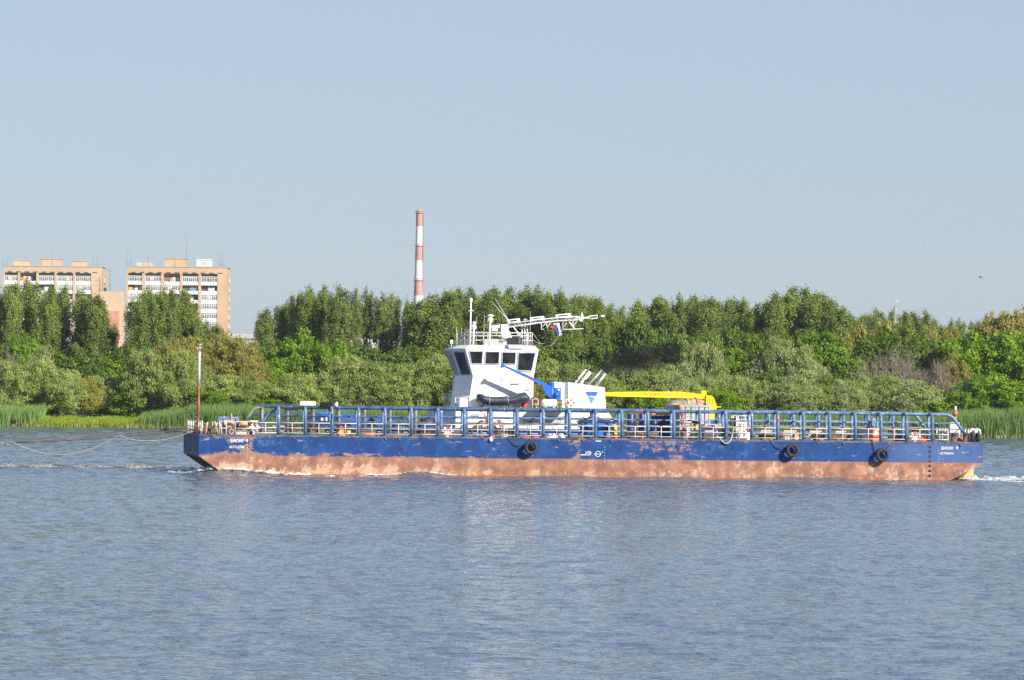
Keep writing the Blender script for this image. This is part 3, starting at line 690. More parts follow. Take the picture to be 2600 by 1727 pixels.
for (kind, front, far, place), ts in buckets.items():
    ts.sort(key=lambda t: t[1])
    for i, (k, px, top, w, Y) in enumerate(ts):
        zg = ground_z(Y); tip = W(px, top, Y); h = (tip.z - zg) * (1.0 if 'poplar' in k else 1.03); wd = w / F * Y * 1.12
        adj = 'far ' if far else ''
        mid = DEPTH(k, Y)
        if len(ts) == 1: lab = f'{adj}{PHRASE[k][0]}{mid} {place}'
        else: lab = f'{ORD[i]} from left of {CARD[len(ts)]} {adj}{PHRASE[k][1]}{mid} {place}'
        lab = ' '.join(lab.replace('tall dark green poplars', 'dark poplars').split()[:16])
        root = bpy.data.objects.new('dead_tree' if k == 'dead' else KINDS[k][3], None); COL.objects.link(root)
        root.location = (tip.x, Y, zg - 0.1); root.rotation_euler = (0, 0, random.uniform(0, 6.28))
        tag(root, lab, 'tree', {'poplar': 'poplars behind the far bank', 'thinpoplar': 'poplars behind the far bank', 'dead': 'bare trees on the far bank'}.get(k, 'trees along the far bank'))
        if k == 'dead':
            root.scale = (wd / 8, wd / 8, h / 9)
            o = bpy.data.objects.new('branches', dead_meshes[i % 2]); COL.objects.link(o); o.parent = root
            continue
        ms, Hr, Wr, nm = KINDS[k]
        if 'poplar' in k: wd *= (.98 if px < 1050 else 1.2) * random.uniform(.78, 1.28)
        root.scale = (wd / Wr, wd / Wr, h / Hr)
        c, tr = ms[random.randrange(len(ms))]
        for nme, me in (('crown', c), ('trunk', tr)):
            o = bpy.data.objects.new(nme, me); COL.objects.link(o); o.parent = root

# the wood goes on past both ends of the view as one mass
def wood(name, label, x0, x1, seed):
    rg = random.Random(seed)
    for kind, Y, hgt, wd, step in (('willow', 740, 10.5, 8.0, 5.0), ('dark', 760, 14.5, 9.0, 5.5), ('poplar', 788, 21.0, 5.2, 3.6)):
        ms, Hr, Wr, nm = KINDS[kind]; VV, QQ, off = [], [], 0; x = x0
        while x < x1:
            me = ms[rg.randrange(len(ms))][0]; n = len(me.vertices); co = np.empty(n * 3, np.float32); me.vertices.foreach_get('co', co); co = co.reshape(-1, 3)
            lv = np.empty(len(me.loops), np.int32); me.loops.foreach_get('vertex_index', lv)
            a = rg.uniform(0, 6.28); sx = wd / Wr * rg.uniform(.8, 1.2); sz = hgt / Hr * rg.uniform(.85, 1.1); y = Y + rg.uniform(-4, 4)
            VV.append(np.stack([(co[:, 0] * math.cos(a) - co[:, 1] * math.sin(a)) * sx + x, (co[:, 0] * math.sin(a) + co[:, 1] * math.cos(a)) * sx + y, co[:, 2] * sz + ground_z(y)], -1)); QQ.append(lv.reshape(-1, 4) + off); off += n
            x += step * rg.uniform(.7, 1.3)
        setting(name, np_mesh(name, np.concatenate(VV), np.concatenate(QQ), ms[0][0].materials[0]), 'stuff', label)
wood('woods', 'wood continuing along the far bank left of the view', -135, -86, 1)
wood('woods', 'wood continuing along the far bank right of the view', 92, 135, 2)

# ================================================================== far buildings
M_brick = paint('tan_brick', (0.54, 0.395, 0.26), 0.85, (0.47, 0.34, 0.22), 0.4, 0.25, vary=0.06)
M_orangebrick = paint('orange_brick', (0.55, 0.375, 0.235), 0.85, (0.48, 0.325, 0.20), 0.4, 0.25, vary=0.06)
M_peach = paint('peach_panel', (0.56, 0.41, 0.28), 0.85, vary=0.05, scale=0.3)
M_pinkwall = paint('pink_panel', (0.52, 0.25, 0.19), 0.85, (0.45, 0.21, 0.16), 0.5, 0.3, vary=0.06)
M_bwhite = paint('white_balcony_panel', (0.76, 0.75, 0.71), 0.7, (0.66, 0.63, 0.58), 0.4, 0.4, vary=0.05)
M_concrete = paint('grey_concrete', (0.46, 0.44, 0.41), 0.85, (0.36, 0.34, 0.31), 0.4, 0.5, vary=0.06)
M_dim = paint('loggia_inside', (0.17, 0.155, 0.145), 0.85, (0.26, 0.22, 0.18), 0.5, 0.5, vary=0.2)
M_antenna = paint('antenna_steel', (0.16, 0.16, 0.17), 0.6)
M_chimred = paint('faded_red_band', (0.55, 0.27, 0.25), 0.8, (0.46, 0.22, 0.20), 0.5, 0.15, vary=0.06)
M_chimwhite = paint('white_band', (0.78, 0.76, 0.72), 0.8, (0.66, 0.63, 0.58), 0.3, 0.15, vary=0.04)
M_roof = paint('grey_roof_sheet', (0.30, 0.28, 0.27), 0.7, vary=0.1, scale=0.4)
M_blind = paint('pale_blind', (0.60, 0.55, 0.48), 0.8)
M_laundry = paint('blue_laundry', (0.15, 0.30, 0.55), 0.8)

def apartment(label, x0, x1, ytop, bays, roofs, antennas, seed, wallm, sign=None):
    rg = random.Random(seed); Y0 = 1500.0
    a = W(x0, ytop, Y0); b = W(x1, ytop + (x1 - x0) * RHO, Y0)
    X0, X1, ZT = a.x, b.x, (a.z + b.z) / 2; k = Y0 / F
    t = Thing('apartment_block', label, 'building', ((X0 + X1) / 2, Y0 + 9, 0), 'apartment blocks beyond the trees', 'w')
    w = MB()
    w.box((X0, Y0 + 1.5, 0), (X1, Y0 + 19, ZT - 0.25))
    z_top = ZT - 2.0
    w.box((X0 - .15, Y0 - .12, z_top), (X1 + .15, Y0 + 1.5, ZT))          # top band
    edges = [X0] + [v for bay in bays for v in (W(bay[0], 0, Y0).x, W(bay[1], 0, Y0).x)] + [X1]
    for i in range(0, len(edges), 2): w.box((edges[i], Y0 - .12, 0), (edges[i + 1], Y0 + 1.5, z_top))
    t.part('wall', w, wallm)
    s = MB(); s.box((X0 - .3, Y0 - .3, ZT), (X1 + .3, Y0 + 19.2, ZT + .18)); t.part('roof', s, M_concrete)
    v = MB()                                                              # row of vent slots under the roof band
    n = 2 * len(bays) + 1
    for i in range(n):
        cx = X0 + (X1 - X0) * (i + .6) / (n + .4); v.box((cx - .75, Y0 - .14, z_top + .05), (cx + .75, Y0 - .1, z_top + .38))
    t.part('vent_slots', v, M_dgrey)
    fl = 0; z = ZT - 2.78
    while z > 13 and fl < 12:
        for j, bay in enumerate(bays):
            bx0, bx1 = W(bay[0], 0, Y0).x, W(bay[1], 0, Y0).x
            m = MB(); m.box((bx0 + .04, Y0 + .05, z - 2.85), (bx1 - .04, Y0 + .2, z - 1.78)); m.box((bx0 + .02, Y0 + .2, z - 2.85), (bx1 - .02, Y0 + 1.5, z - 2.72))
            bal = t.part('balcony', m, M_bwhite)
            g = MB(); kind = rg.random()
            if kind < 0.62:                                               # glazed in with white frames
                g.cur = 0; g.box((bx0 + .08, Y0 + .12, z - 1.76), (bx1 - .08, Y0 + .16, z - .06))
                g.cur = 1; nn = rg.choice((6, 8, 9, 11))
                for q in range(nn + 1):
                    cx = bx0 + .1 + (bx1 - bx0 - .2) * q / nn; g.box((cx - .07, Y0 + .04, z - 1.76), (cx + .07, Y0 + .115, z - .06))
                for zz in (z - 1.74, z - .55, z - .1): g.box((bx0 + .08, Y0 + .05, zz - .06), (bx1 - .08, Y0 + .11, zz + .06))
                if rg.random() < .5:
                    g.cur = 2; q = rg.uniform(.1, .6); g.box((bx0 + (bx1-bx0)*q, Y0 + .03, z - 1.5), (bx0 + (bx1-bx0)*(q+.25), Y0 + .035, z - .3))
                t.part('window', g, [M_flatglass, M_bwhite, M_blind], bal)
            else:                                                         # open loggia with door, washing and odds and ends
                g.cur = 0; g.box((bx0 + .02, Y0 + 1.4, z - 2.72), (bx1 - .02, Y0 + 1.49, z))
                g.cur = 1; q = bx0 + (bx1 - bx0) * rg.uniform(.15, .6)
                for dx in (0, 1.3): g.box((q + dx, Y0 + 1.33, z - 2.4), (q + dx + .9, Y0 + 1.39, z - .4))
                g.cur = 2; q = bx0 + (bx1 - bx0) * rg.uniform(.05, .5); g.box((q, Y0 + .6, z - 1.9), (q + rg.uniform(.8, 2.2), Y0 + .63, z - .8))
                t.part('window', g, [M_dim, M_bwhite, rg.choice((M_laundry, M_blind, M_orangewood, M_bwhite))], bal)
        fl += 1; z -= 2.85
    sd_ = MB()                                                            # recessed strip of side windows
    z = ZT - 3.2
    while z > 10:
        sd_.box((X1 + .002, Y0 + 9, z - 1.6), (X1 + .5, Y0 + 12, z - .2)); z -= 2.85
    t.part('side_bay', sd_, M_concrete)
    for (rx0, rx1, h, mat, dy) in roofs:
        q0, q1 = W(rx0, 0, Y0 + dy).x, W(rx1, 0, Y0 + dy).x
        m = MB(); m.box((q0, Y0 + dy, ZT + .18), (q1, Y0 + dy + 4.5, ZT + .18 + h)); m.box((q0 - .2, Y0 + dy - .2, ZT + .18 + h), (q1 + .2, Y0 + dy + 4.7, ZT + .38 + h))
        t.part('rooftop_box', m, mat)
    for (ax, h) in antennas:
        q = W(ax, 0, Y0 + 4).x; m = MB(); m.cyl((q, Y0 + 4, ZT), (q, Y0 + 4, ZT + h), .05, .025, 5)
        m.cyl((q - .3, Y0 + 4, ZT + h * .8), (q + .3, Y0 + 4, ZT + h * .8), .02, n=4)
        m.cyl((q + .9, Y0 + 4, ZT), (q, Y0 + 4, ZT + h * .35), .03, n=4)
        t.part('antenna', m, M_antenna)
    if sign:
        q0, q1 = W(sign[0], 0, Y0 + 1).x, W(sign[1], 0, Y0 + 1).x; m = MB(); m.box((q0, Y0 + 1, ZT + .4), (q1, Y0 + 1.15, ZT + 2.6))
        for q in (q0 + .4, q1 - .4): m.box((q - .1, Y0 + 1.15, ZT + .18), (q + .1, Y0 + 1.9, ZT + 2.2))
        so = t.part('sign_board', m, M_bwhite)
        m = MB(); cx = (q0 + q1) / 2
        for q in range(8): m.box((q0 + .35 + q * .58, Y0 + .96, ZT + 2.2), (q0 + .35 + q * .58 + .36, Y0 + .99, ZT + 2.42))
        m.torus((cx - .5, Y0 + .96, ZT + 1.2), .30, .07, 'y', 14, 5)
        t.part('sign_marks', m, M_dgrey, so)
        m = MB(); m.torus((cx + .55, Y0 + .96, ZT + 1.25), .24, .09, 'y', 14, 5); t.part('sign_emblem', m, M_chimred, so)
    return t
apartment('tan brick apartment block with three rooftop boxes, the left one', 12.6, 258, 675.5, [(16, 54.5), (60, 101), (107, 147.5), (153, 194.5), (200, 240.5)],
          [(43, 82, 1.7, M_brick, 6), (110, 165, 2.3, M_brick, 8), (190, 228, 1.7, M_brick, 6)], [(16, 4.8), (28, 3.6), (113, 2.9), (139, 6.0), (245, 3.2), (255, 4.2)], 3, M_brick)
apartment('tan brick apartment block carrying a white rooftop sign board', 325.6, 577, 677, [(330, 370), (377.5, 418), (424.5, 466), (471.5, 513), (519.5, 561)],
          [(356, 395, 1.6, M_concrete, 6), (427, 482, 2.6, M_orangebrick, 8)], [(330, 5.0), (339, 5.0), (385, 3.2), (449, 4.6), (481, 11.5), (566, 5.2), (573, 5.2)], 4, M_orangebrick, (507.5, 547))
# lower block between the two
t = Thing('low_block', 'windowless peach block with a pink lower wall between the apartment blocks', 'building', (W(290, 0, 1490).x, 1494, 0), None, 'w')
z0 = W(290, 740, 1494).z; zp = W(290, 790, 1490).z
m = MB(); m.box((W(262, 0, 1494).x, 1494, 0), (W(321.5, 0, 1494).x, 1498.5, z0)); t.part('wall', m, M_peach)
m = MB(); m.box((W(262, 0, 1490).x, 1490, 0), (W(310.5, 0, 1490).x, 1493.99, zp))
z = zp - 2.8
t.part('annex_wall', m, M_pinkwall)
m = MB()
while z > 8: m.box((W(262, 0, 1490).x, 1489.95, z), (W(310.5, 0, 1490).x, 1489.99, z + .12)); z -= 2.8
t.part('floor_lines', m, M_chimred)
m = MB()
q = W(288.5, 0, 1496).x
m.cyl((q, 1496, z0), (q, 1496, z0 + 7.6), .09, .05, 5)
for zz in (2, 3.4, 5, 6.2): m.cyl((q - .35, 1496, z0 + zz), (q + .35, 1496, z0 + zz), .03, n=4)
m.cyl((q - 1.3, 1496, z0 + 6.6), (q, 1496, z0 + 6.5), .04, n=4)
t.part('antenna', m, M_antenna)
q = W(269, 0, 1496).x; m = MB(); m.cyl((q, 1496, z0), (q, 1496, z0 + 4.2), .05, n=5); t.part('antenna', m, M_antenna)

# striped chimney
Yc = 2800.0; k = Yc / F
def zc(py): return W(1063, py, Yc).z
cxm = W(1065, 560, Yc).x
t = Thing('chimney', 'tall red and white striped factory chimney rising behind the poplars', 'chimney', (cxm, Yc, 0), None, 'w')
lv = [(533, 7.6), (541, 7.8), (541.5, 9.0), (575, 8.6), (624, 9.2), (662, 10.0), (712, 10.8), (751, 12.0), (802, 12.9), (845, 13.8), (985, 17)]
cols = ['r', 'r', 'r', 'w', 'r', 'w', 'r', 'w', 'r', 'w']
m = MB()
for i in range(len(lv) - 1):
    (pa, ra), (pb, rb) = lv[i], lv[i + 1]
    m.cur = 0 if cols[i] == 'r' else 1
    zb = zc(pb) if i < len(lv) - 2 else 0.0
    m.tube([(cxm, Yc, zb), (cxm, Yc, zc(pa))], [rb * k, ra * k], 24, cap=(i == 0))
t.part('shaft', m, [M_chimred, M_chimwhite])
for py, r in ((541, 10.4), (624, 10.4), (712, 12.4)):
    m = MB(); m.torus((cxm, Yc, zc(py)), r * k, .28, 'z', 24, 6); m.torus((cxm, Yc, zc(py) + 1.1), r * k + .2, .12, 'z', 24, 5); t.part('platform', m, M_chimred)
m = MB(); m.cyl((cxm + 11.0 * k, Yc - 1.2, 20), (cxm + 9.0 * k, Yc - 1.2, zc(541)), .16, n=4); t.part('ladder', m, M_dgrey)

# pointed tower roof far behind on the right
Yt = 1250.0
apx = W(2271, 772, Yt); e = W(2273, 799, Yt); r = 11.5 / F * Yt
t = Thing('pointed_tower', 'grey pointed tower roof with a weather vane above the right hand trees', 'tower', (e.x, Yt, 0), None, 'w')
m = MB(); m.lathe((e.x, Yt, 0), [(1.0, 0), (1.0, e.z - 1.5)], 12); t.part('tower_wall', m, M_concrete)
m = MB(); m.lathe((e.x, Yt, 0), [(r + .15, e.z - .15), (r, e.z), (r * .45, e.z + 1.4), (.06, apx.z)], 10); t.part('roof', m, M_roof)
for q in range(6):
    m = MB(); a = q * PI / 3; m.cyl((e.x + .9 * r * math.cos(a), Yt + .9 * r * math.sin(a), e.z - 1.8), (e.x + .9 * r * math.cos(a), Yt + .9 * r * math.sin(a), e.z - .1), .09, n=6); t.part('pillar', m, M_roof)
m = MB(); m.cyl((e.x, Yt, apx.z - .3), (e.x, Yt, apx.z + 1.6), .05, n=5); m.ball((e.x, Yt, apx.z + .15), .14); m.box((e.x + .05, Yt - .02, apx.z + .55), (e.x + .85, Yt + .02, apx.z + 1.1)); m.box((e.x - .35, Yt - .02, apx.z + 1.3), (e.x + .35, Yt + .02, apx.z + 1.38))
t.part('weather_vane', m, M_concrete)

# low sheds behind the trees
def shed(label, x0, x1, y, Y, wm, rm):
    a = W(x0, y, Y); b = W(x1, y, Y)
    t = Thing('low_shed', label, 'building', ((a.x + b.x) / 2, Y + 5, 0), None, 'w')
    m = MB(); m.box((a.x, Y, 0), (b.x, Y + 12, a.z - .8)); t.part('wall', m, wm)
    m = MB(); xm = (a.x + b.x) / 2
    m.hexa([(a.x - .4, Y - .4, a.z - .8), (b.x + .4, Y - .4, a.z - .8), (b.x + .4, Y + 12.4, a.z - .8), (a.x - .4, Y + 12.4, a.z - .8)],
           [(a.x + .5, Y + 4, a.z + .5), (b.x - .5, Y + 4, a.z + .5), (b.x - .5, Y + 8, a.z + .5), (a.x + .5, Y + 8, a.z + .5)])
    t.part('roof', m, rm)
shed('pale grey shed roof right of the apartment blocks', 586, 652, 852, 1300, M_concrete, M_concrete)
shed('low white house with red roof seen through the thin poplars', 880, 985, 845, 1000, M_bwhite, M_chimred)

# a bird
p = W(2490, 704, 500)
m = MB(); m.tube([p + Vector((-.22, 0, .02)), p, p + Vector((.2, 0, -.03))], [.02, .075, .015], 6)
m.add([p + Vector((-.06, 0, .03)), p + Vector((.08, 0, .03)), p + Vector((-.16, -.28, .18)), p + Vector((-.10, .3, .16))], [(0, 1, 2), (0, 1, 3)])
solo('bird', 'small dark bird flying in the clear sky on the right', 'bird', m, M_dgrey, p, None, 'w')
# ================================================================== the barge
ZD = 2.97; LB = 60.0; BB = 15.0
barge = Thing('tow_barge', 'long rusty blue deck barge under tow across the river', 'barge', (30, 7.5, 0))
m = MB()
prof = [(0.0, 1.38), (3.9, -1.3), (54.6, -1.3), (57.28, 0.0), (60.0, 1.36), (60.0, ZD), (0.0, ZD)]
m.prism_y(prof, 0, BB)
me = m.mesh('hull', M_hull, barge.base)
# keep the hull paint in barge coordinates measured from the bow
hull = bpy.data.objects.new('hull', None)
def nodes_shift():
    nt = M_hull.node_tree
    for n in nt.nodes:
        if n.type == 'MAPPING':
            sc = n.inputs['Scale'].default_value
            n.inputs['Location'].default_value = (30 * sc[0], 7.5 * sc[1], 0)
bpy.data.objects.remove(hull)
nodes_shift()
hull = barge.part('hull', me, None)
m = MB(); m.box((0.05, 0.05, ZD), (LB - .05, BB - .05, ZD + 0.012)); barge.part('deck', m, M_deck)
m = MB()
for y in (-0.03, BB - .05): m.box((0.0, y, ZD - .10), (LB, y + .08, ZD + .05))
m.box((-.03, -.03, ZD - .1), (.05, BB + .03, ZD + .05)); m.box((LB - .05, -.03, ZD - .1), (LB + .03, BB + .03, ZD + .05))
M_edge = paint('chipped_edge_paint', (0.05, 0.085, 0.19), 0.6, (0.20, 0.12, 0.09), 0.75, 1.2, vary=0.3)
barge.part('deck_edge', m, M_edge)
# black blocks painting the dark of the bow face slots, and the thin plate edges of the raked bow
for px in (478, 489.5):
    p = None
    for yl in np.arange(0, 15, .1):
        if A(px, 1130, yl).x >= 0.0: break
    m = MB(); m.box((-.012, yl - .45, 1.52), (.1, yl + .45, 2.42)); barge.part('bow_slot_dark', m, M_black)
m = MB()
for yl in (3.0, 7.5, 12.0): m.hexa([(-.02, yl, 1.36), (-.02, yl + .12, 1.36), (2.2, yl + .12, -.12), (2.2, yl, -.12)], [(.02, yl, 1.48), (.02, yl + .12, 1.48), (2.24, yl + .12, 0), (2.24, yl, 0)])
barge.part('rake_rib', m, M_hull)
# skeg at the stern
a, b = A(2447, 1190, 2.2), A(2471, 1214, 2.2)
m = MB(); m.hexa([(a.x - 1.0, 2.1, b.z - .6), (b.x, 2.1, b.z - .6), (b.x, 2.35, b.z - .6), (a.x - 1.0, 2.35, b.z - .6)], [(a.x - .3, 2.1, 1.05), (b.x, 2.1, 1.30), (b.x, 2.35, 1.30), (a.x - .3, 2.35, 1.05)])
M_skeg = paint('pale_orange_skeg', (0.72, 0.42, 0.20), 0.7, (0.5, 0.25, 0.12), 0.3, 2.0)
barge.part('skeg', m, M_skeg)

# guard frames: arched tubes, inner leg, top rail and side rails, both sides
NP = 26
PX = [5.98 + 50.08 * i / (NP - 1) for i in range(NP)]
def arch_bm(x, side):
    def y(v): return v if side < 0 else BB - v
    rr = .118
    pts = [(x, y(.17), ZD), (x, y(.17), 4.45), (x, y(.22), 4.75), (x, y(.40), 4.99), (x, y(.72), 5.09), (x, y(1.35), 5.09)]
    m = MB(); m.tube(pts, rr, 10); m.tube([(x - .02, y(1.45), ZD), (x - .02, y(1.45), 5.03)], rr * .92, 10)
    m.box((x - .26, y(.02), ZD), (x + .26, y(.36), ZD + .05))
    return m
M_redband = paint('red_band', (0.62, 0.10, 0.08), 0.6)
for side in (-1, 1):
    for i, x in enumerate(PX):
        worn = side > 0 and i < 7 or side < 0 and i in (3, 21) and False
        a_ = barge.part('guard_arch', arch_bm(x, side), M_old_tube if worn else M_blue_tube)
        if side < 0 and i == 19:
            m = MB(); m.tube([(x, .17, 4.42), (x, .17, 4.70)], .124, 10); barge.part('paint_band', m, M_redband, a_)
    y = 1.42 if side < 0 else BB - 1.42
    x0 = PX[0] if side < 0 else PX[0] - .2
    top = [(x0, y, 5.09), (PX[-1] + .9, y, 5.09), (57.6, y, 5.06), (57.95, y, 4.86), (59.15, y, ZD + .35)]
    barge.part('guard_rail', MB().tube(top, .128, 12), M_blue_tube)
    barge.part('bow_brace', MB().tube([(PX[0] + .1, y, 5.09), (PX[0] - .6, y, 4.92 if side > 0 else 4.55), (PX[0] - 2.0, y, ZD)], .12, 10), M_blue_tube if side < 0 else M_old_tube)
    barge.part('side_rail', MB().tube([(PX[0] - (.3 if side < 0 else 1.0), y, 4.42), (58.3, y, 4.42)], .052, 8), M_blue_tube)
    barge.part('side_rail', MB().tube([(PX[0], y, 3.97), (58.7, y, 3.97)], .045, 8), M_old_tube)
    barge.part('side_rail', MB().tube([(PX[0], y, 3.50), (58.9, y, 3.50)], .045, 8), M_blue_tube)
    # white hand rails in lengths between the frames
    yh = .10 if side < 0 else BB - .10
    gaps = {5, 11, 16} if side < 0 else {3, 9, 15, 20}
    for i in range(NP - 1):
        xa, xb = PX[i] + .17, PX[i + 1] - .17
        if i in (6, ) and side < 0: pass
        m = MB()
        for z in (3.93, 3.55, 3.17): m.tube([(xa, yh, z), (xb, yh, z)], .026 if z < 3.9 else .034, 6)
        xm = (xa + xb) / 2; m.tube([(xm, yh, ZD), (xm, yh, 3.93)], .032, 6)
        barge.part('hand_rail', m, M_railwhite)
    m = MB()
    for z in (3.93, 3.55, 3.17): m.tube([(PX[0] - 1.95, yh, z), (PX[0] - .17, yh, z)], .036, 6)
    for x in (PX[0] - 1.95, PX[0] - 1.0): m.tube([(x, yh, ZD), (x, yh, 3.93)], .034, 6)
    barge.part('hand_rail', m, M_railwhite)
    if side < 0:
        m = MB()
        for z in (3.93, 3.55, 3.17): m.tube([(PX[-1] + .17, yh, z), (PX[-1] + 1.2, yh, z)], .036, 6)
        m.tube([(PX[-1] + 1.2, yh, ZD), (PX[-1] + 1.2, yh, 3.93)], .034, 6)
        barge.part('hand_rail', m, M_railwhite)

# bow fittings
def post(m, x, y, h, r=.045): m.tube([(x, y, ZD), (x, y, ZD + h)], r, 6)
m = MB()
pts = [(.35, .5, 1.0), (.3, 5, 1.0), (.3, 10, 1.0), (.35, 14.5, 1.0)]
for (x, y, h) in [(.3, q, 1.0) for q in np.arange(.6, 14.8, 1.75)]: post(m, x, y, h)
m.tube([(.3, .6, ZD + 1.0), (.3, 14.6, ZD + 1.0)], .04, 6); m.tube([(.3, .6, ZD + .55), (.3, 14.6, ZD + .55)], .035, 6)
barge.part('bow_railing', m, M_railwhite)
m = MB()
for x0, x1 in ((1.55, 2.05), (2.75, 4.35)):
    m.tube([(x0, .35, ZD), (x0, .35, ZD + 1.02), (x1, .35, ZD + 1.02), (x1, .35, ZD)], .045, 6); m.tube([(x0, .35, ZD + .5), (x1, .35, ZD + .5)], .035, 6)
barge.part('bow_railing', m, M_railwhite)
m = MB()
for (x, y, lean, h, r) in ((.55, .7, .15, .95, .06), (.75, 1.6, -.2, .85, .05), (1.0, .9, .1, 1.0, .05), (1.25, 2.2, .3, .9, .06), (1.5, 1.0, -.25, 1.0, .07), (1.9, 2.4, -.15, .9, .07), (.4, 3.5, .1, .8, .06)):
    m.tube([(x, y, ZD), (x + lean * .5, y, ZD + h * .6), (x + lean, y, ZD + h)], r, 6)
barge.part('bow_stanchions', m, M_plank)
m = MB()
for (x, y, lean, h) in ((.45, .4, .1, .9), (.9, 1.2, -.1, .7), (1.15, .5, -.2, .8), (.15, 2, .1, .75), (.2, 4.6, -.1, .9), (.2, 7.2, .1, .8)): m.tube([(x, y, ZD), (x + lean, y, ZD + h)], .055, 6)
barge.part('rusty_stanchions', m, M_rust)
for q in ((.1, 1.0, 1.3, 2.4, .25), (.2, 6, 1.4, 9, .35)): barge.part('chain_stopper', MB().box((q[0], q[1], ZD + .013), (q[2], q[3], ZD + q[4])), M_rust)
# bow mast
mb0 = A(502.5, 1088, 5.5); mt = A(507, 878, 5.5); mid = mb0.lerp(mt, .52); q93 = mb0.lerp(mt, .93)
M_masttop = paint('chalky_mast_paint', (0.62, 0.56, 0.50), 0.7, (0.45, 0.25, 0.14), 0.4, 2.0)
mast = barge.part('mast', MB().tube([(mb0.x, 5.5, ZD), mid, mt], [.12, .10, .075], 10), M_mastrust)
barge.part('mast_top', MB().tube([mid, q93], [.106, .095], 10), M_masttop, mast)
m = MB(); m.cyl(mt, mt + Vector((.01, 0, .14)), .13); m.cyl(mt - Vector((0, 0, .22)), mt - Vector((0, 0, .12)), .16); m.box((mt.x - .18, 5.4, mt.z - .32), (mt.x - .08, 5.6, mt.z - .1))
barge.part('mast_lamp', m, M_lgrey, mast)
m = MB()
for zz in (.18, .27, .36): m.cyl((mb0.x - .2, 5.5, ZD + 6.3 * zz), (mb0.x - .2, 5.5, ZD + 6.3 * zz + .18), .09); m.box((mb0.x - .25, 5.45, ZD + 6.3 * zz - .05), (mb0.x, 5.55, ZD + 6.3 * zz))
barge.part('signal_lamp', m, M_dgrey, mast)
m = MB(); m.tube([mb0 + Vector((.22, 0, 0)), mt + Vector((.2, 0, -.2))], .012, 4)
barge.part('mast_wire', m, M_dgrey, mast)
# bollards
def bollard(x, y, h=.75, r=.23, name='bollard', mat=M_brown):
    m = MB(); m.lathe((x, y, ZD), [(r * 1.25, .012), (r * 1.25, .05), (r, .06), (r, h - .08), (r * 1.18, h - .07), (r * 1.18, h), (1e-4, h + .01)], 16)
    return barge.part(name, m, mat)
for px in (1265, 1298): bollard(A(px, 1105, .75).x, .75, .72, .24)
bollard(A(1735, 1112, .75).x, .75, .75, .25)
for px in (2422, 2452): bollard(A(px, 1118, .8).x, .8, .72, .24)
bollard(A(616, 1098, 1.2).x, 1.2, .65, .26); bollard(A(640, 1092, 13).x, 13, .7, .25)
for px in (565, 545): bollard(A(px, 1094, 10).x, 10, .6, .22)
# stern rails, vents and a light mast
m = MB()
for q in np.arange(1.0, 14.6, .95): m.tube([(59.75, q, ZD), (59.75, q, ZD + 1.05)], .065, 6)
m.tube([(59.75, 1, ZD + 1.05), (59.75, 14.6, ZD + 1.05)], .04, 6)
barge.part('stern_railing', m, M_railwhite)
for dx, yl in ((59.1, .7), (59.55, 1.0)):
    m = MB(); m.tube([(dx, yl, ZD), (dx, yl, ZD + .75), (dx + .08, yl, ZD + .95), (dx + .25, yl, ZD + 1.03), (dx + .42, yl, ZD + .92), (dx + .46, yl, ZD + .6)], .09, 8); barge.part('vent_pipe', m, M_railwhite)
m = MB(); m.torus((59.25, .55, ZD + .42), .28, .14, 'x'); m.torus((59.7, .5, ZD + .38), .28, .13, 'x'); barge.part('corner_fender', m, M_rubber)
lm = A(2425, 1112, 7)
m = MB(); m.cyl((lm.x, 7, ZD), (lm.x, 7, ZD + 2.0), .13); m.cyl((lm.x, 7, ZD + 2.0), (lm.x, 7, ZD + 2.35), .2)
lmp = barge.part('stern_light_mast', m, M_mastrust)
m = MB(); m.box((lm.x - .5, 6.6, ZD + .7), (lm.x + .25, 7.3, ZD + 1.5)); barge.part('light_box', m, M_railwhite, lmp)
barge.part('stern_lamp', MB().cyl((lm.x, 7, ZD + 2.35), (lm.x, 7, ZD + 2.75), .1), M_railwhite, lmp)

# marks on the hull: letters, draught figures, load line, ring marks, ladder holes, cleats
M_letter = paint('white_lettering', (0.80, 0.80, 0.78), 0.6)
M_teal = paint('faded_teal_lettering', (0.03, 0.125, 0.25), 0.6, (0.02, 0.07, 0.22), 0.6, 4.0)
M_teal2 = paint('dull_teal_lettering', (0.05, 0.15, 0.27), 0.6, (0.05, 0.09, 0.25), 0.6, 4.0)
def text_mesh(body, size, x, y, z, ext=.004, bold=.0, squash=1.0, parent_base=None, rotz=0.0, align='LEFT'):
    cu = bpy.data.curves.new('t', 'FONT'); cu.body = body; cu.size = size; cu.extrude = ext; cu.offset = bold; cu.align_x = align; cu.resolution_u = 2
    o = bpy.data.objects.new('t', cu); COL.objects.link(o)
    bpy.context.view_layer.update()
    me = bpy.data.meshes.new_from_object(o.evaluated_get(bpy.context.evaluated_depsgraph_get()))
    bpy.data.objects.remove(o); bpy.data.curves.remove(cu)
    base = parent_base or Vector((0, 0, 0))
    for v in me.vertices:
        a, b, c = v.co; p = Vector((x + a * squash, y - c, z + b)) - base; v.co = p
    return me
def lettering(thing, body, x0, x1, z, h, mat, y=-.006, bold=.012, name='lettering', parent=None):
    """letters fitted between x0 and x1, cap height h, standing on z"""
    me = text_mesh(body, h / .73, 0, 0, 0, .004, bold)
    xs = [v.co.x for v in me.vertices]; w = max(xs) - min(xs); f = (x1 - x0) / w
    for v in me.vertices: v.co = Vector((x0 + (v.co.x - min(xs)) * f, y + v.co.y, z + v.co.z)) - thing.base
    me.materials.clear(); me.materials.append(mat)
    return thing.part(name, me, None, parent)
a, b = A(585.5, 1123, 0), A(619, 1123, 0); lettering(barge, 'БИЮИК', a.x, b.x, a.z, .23, M_letter, bold=.005)
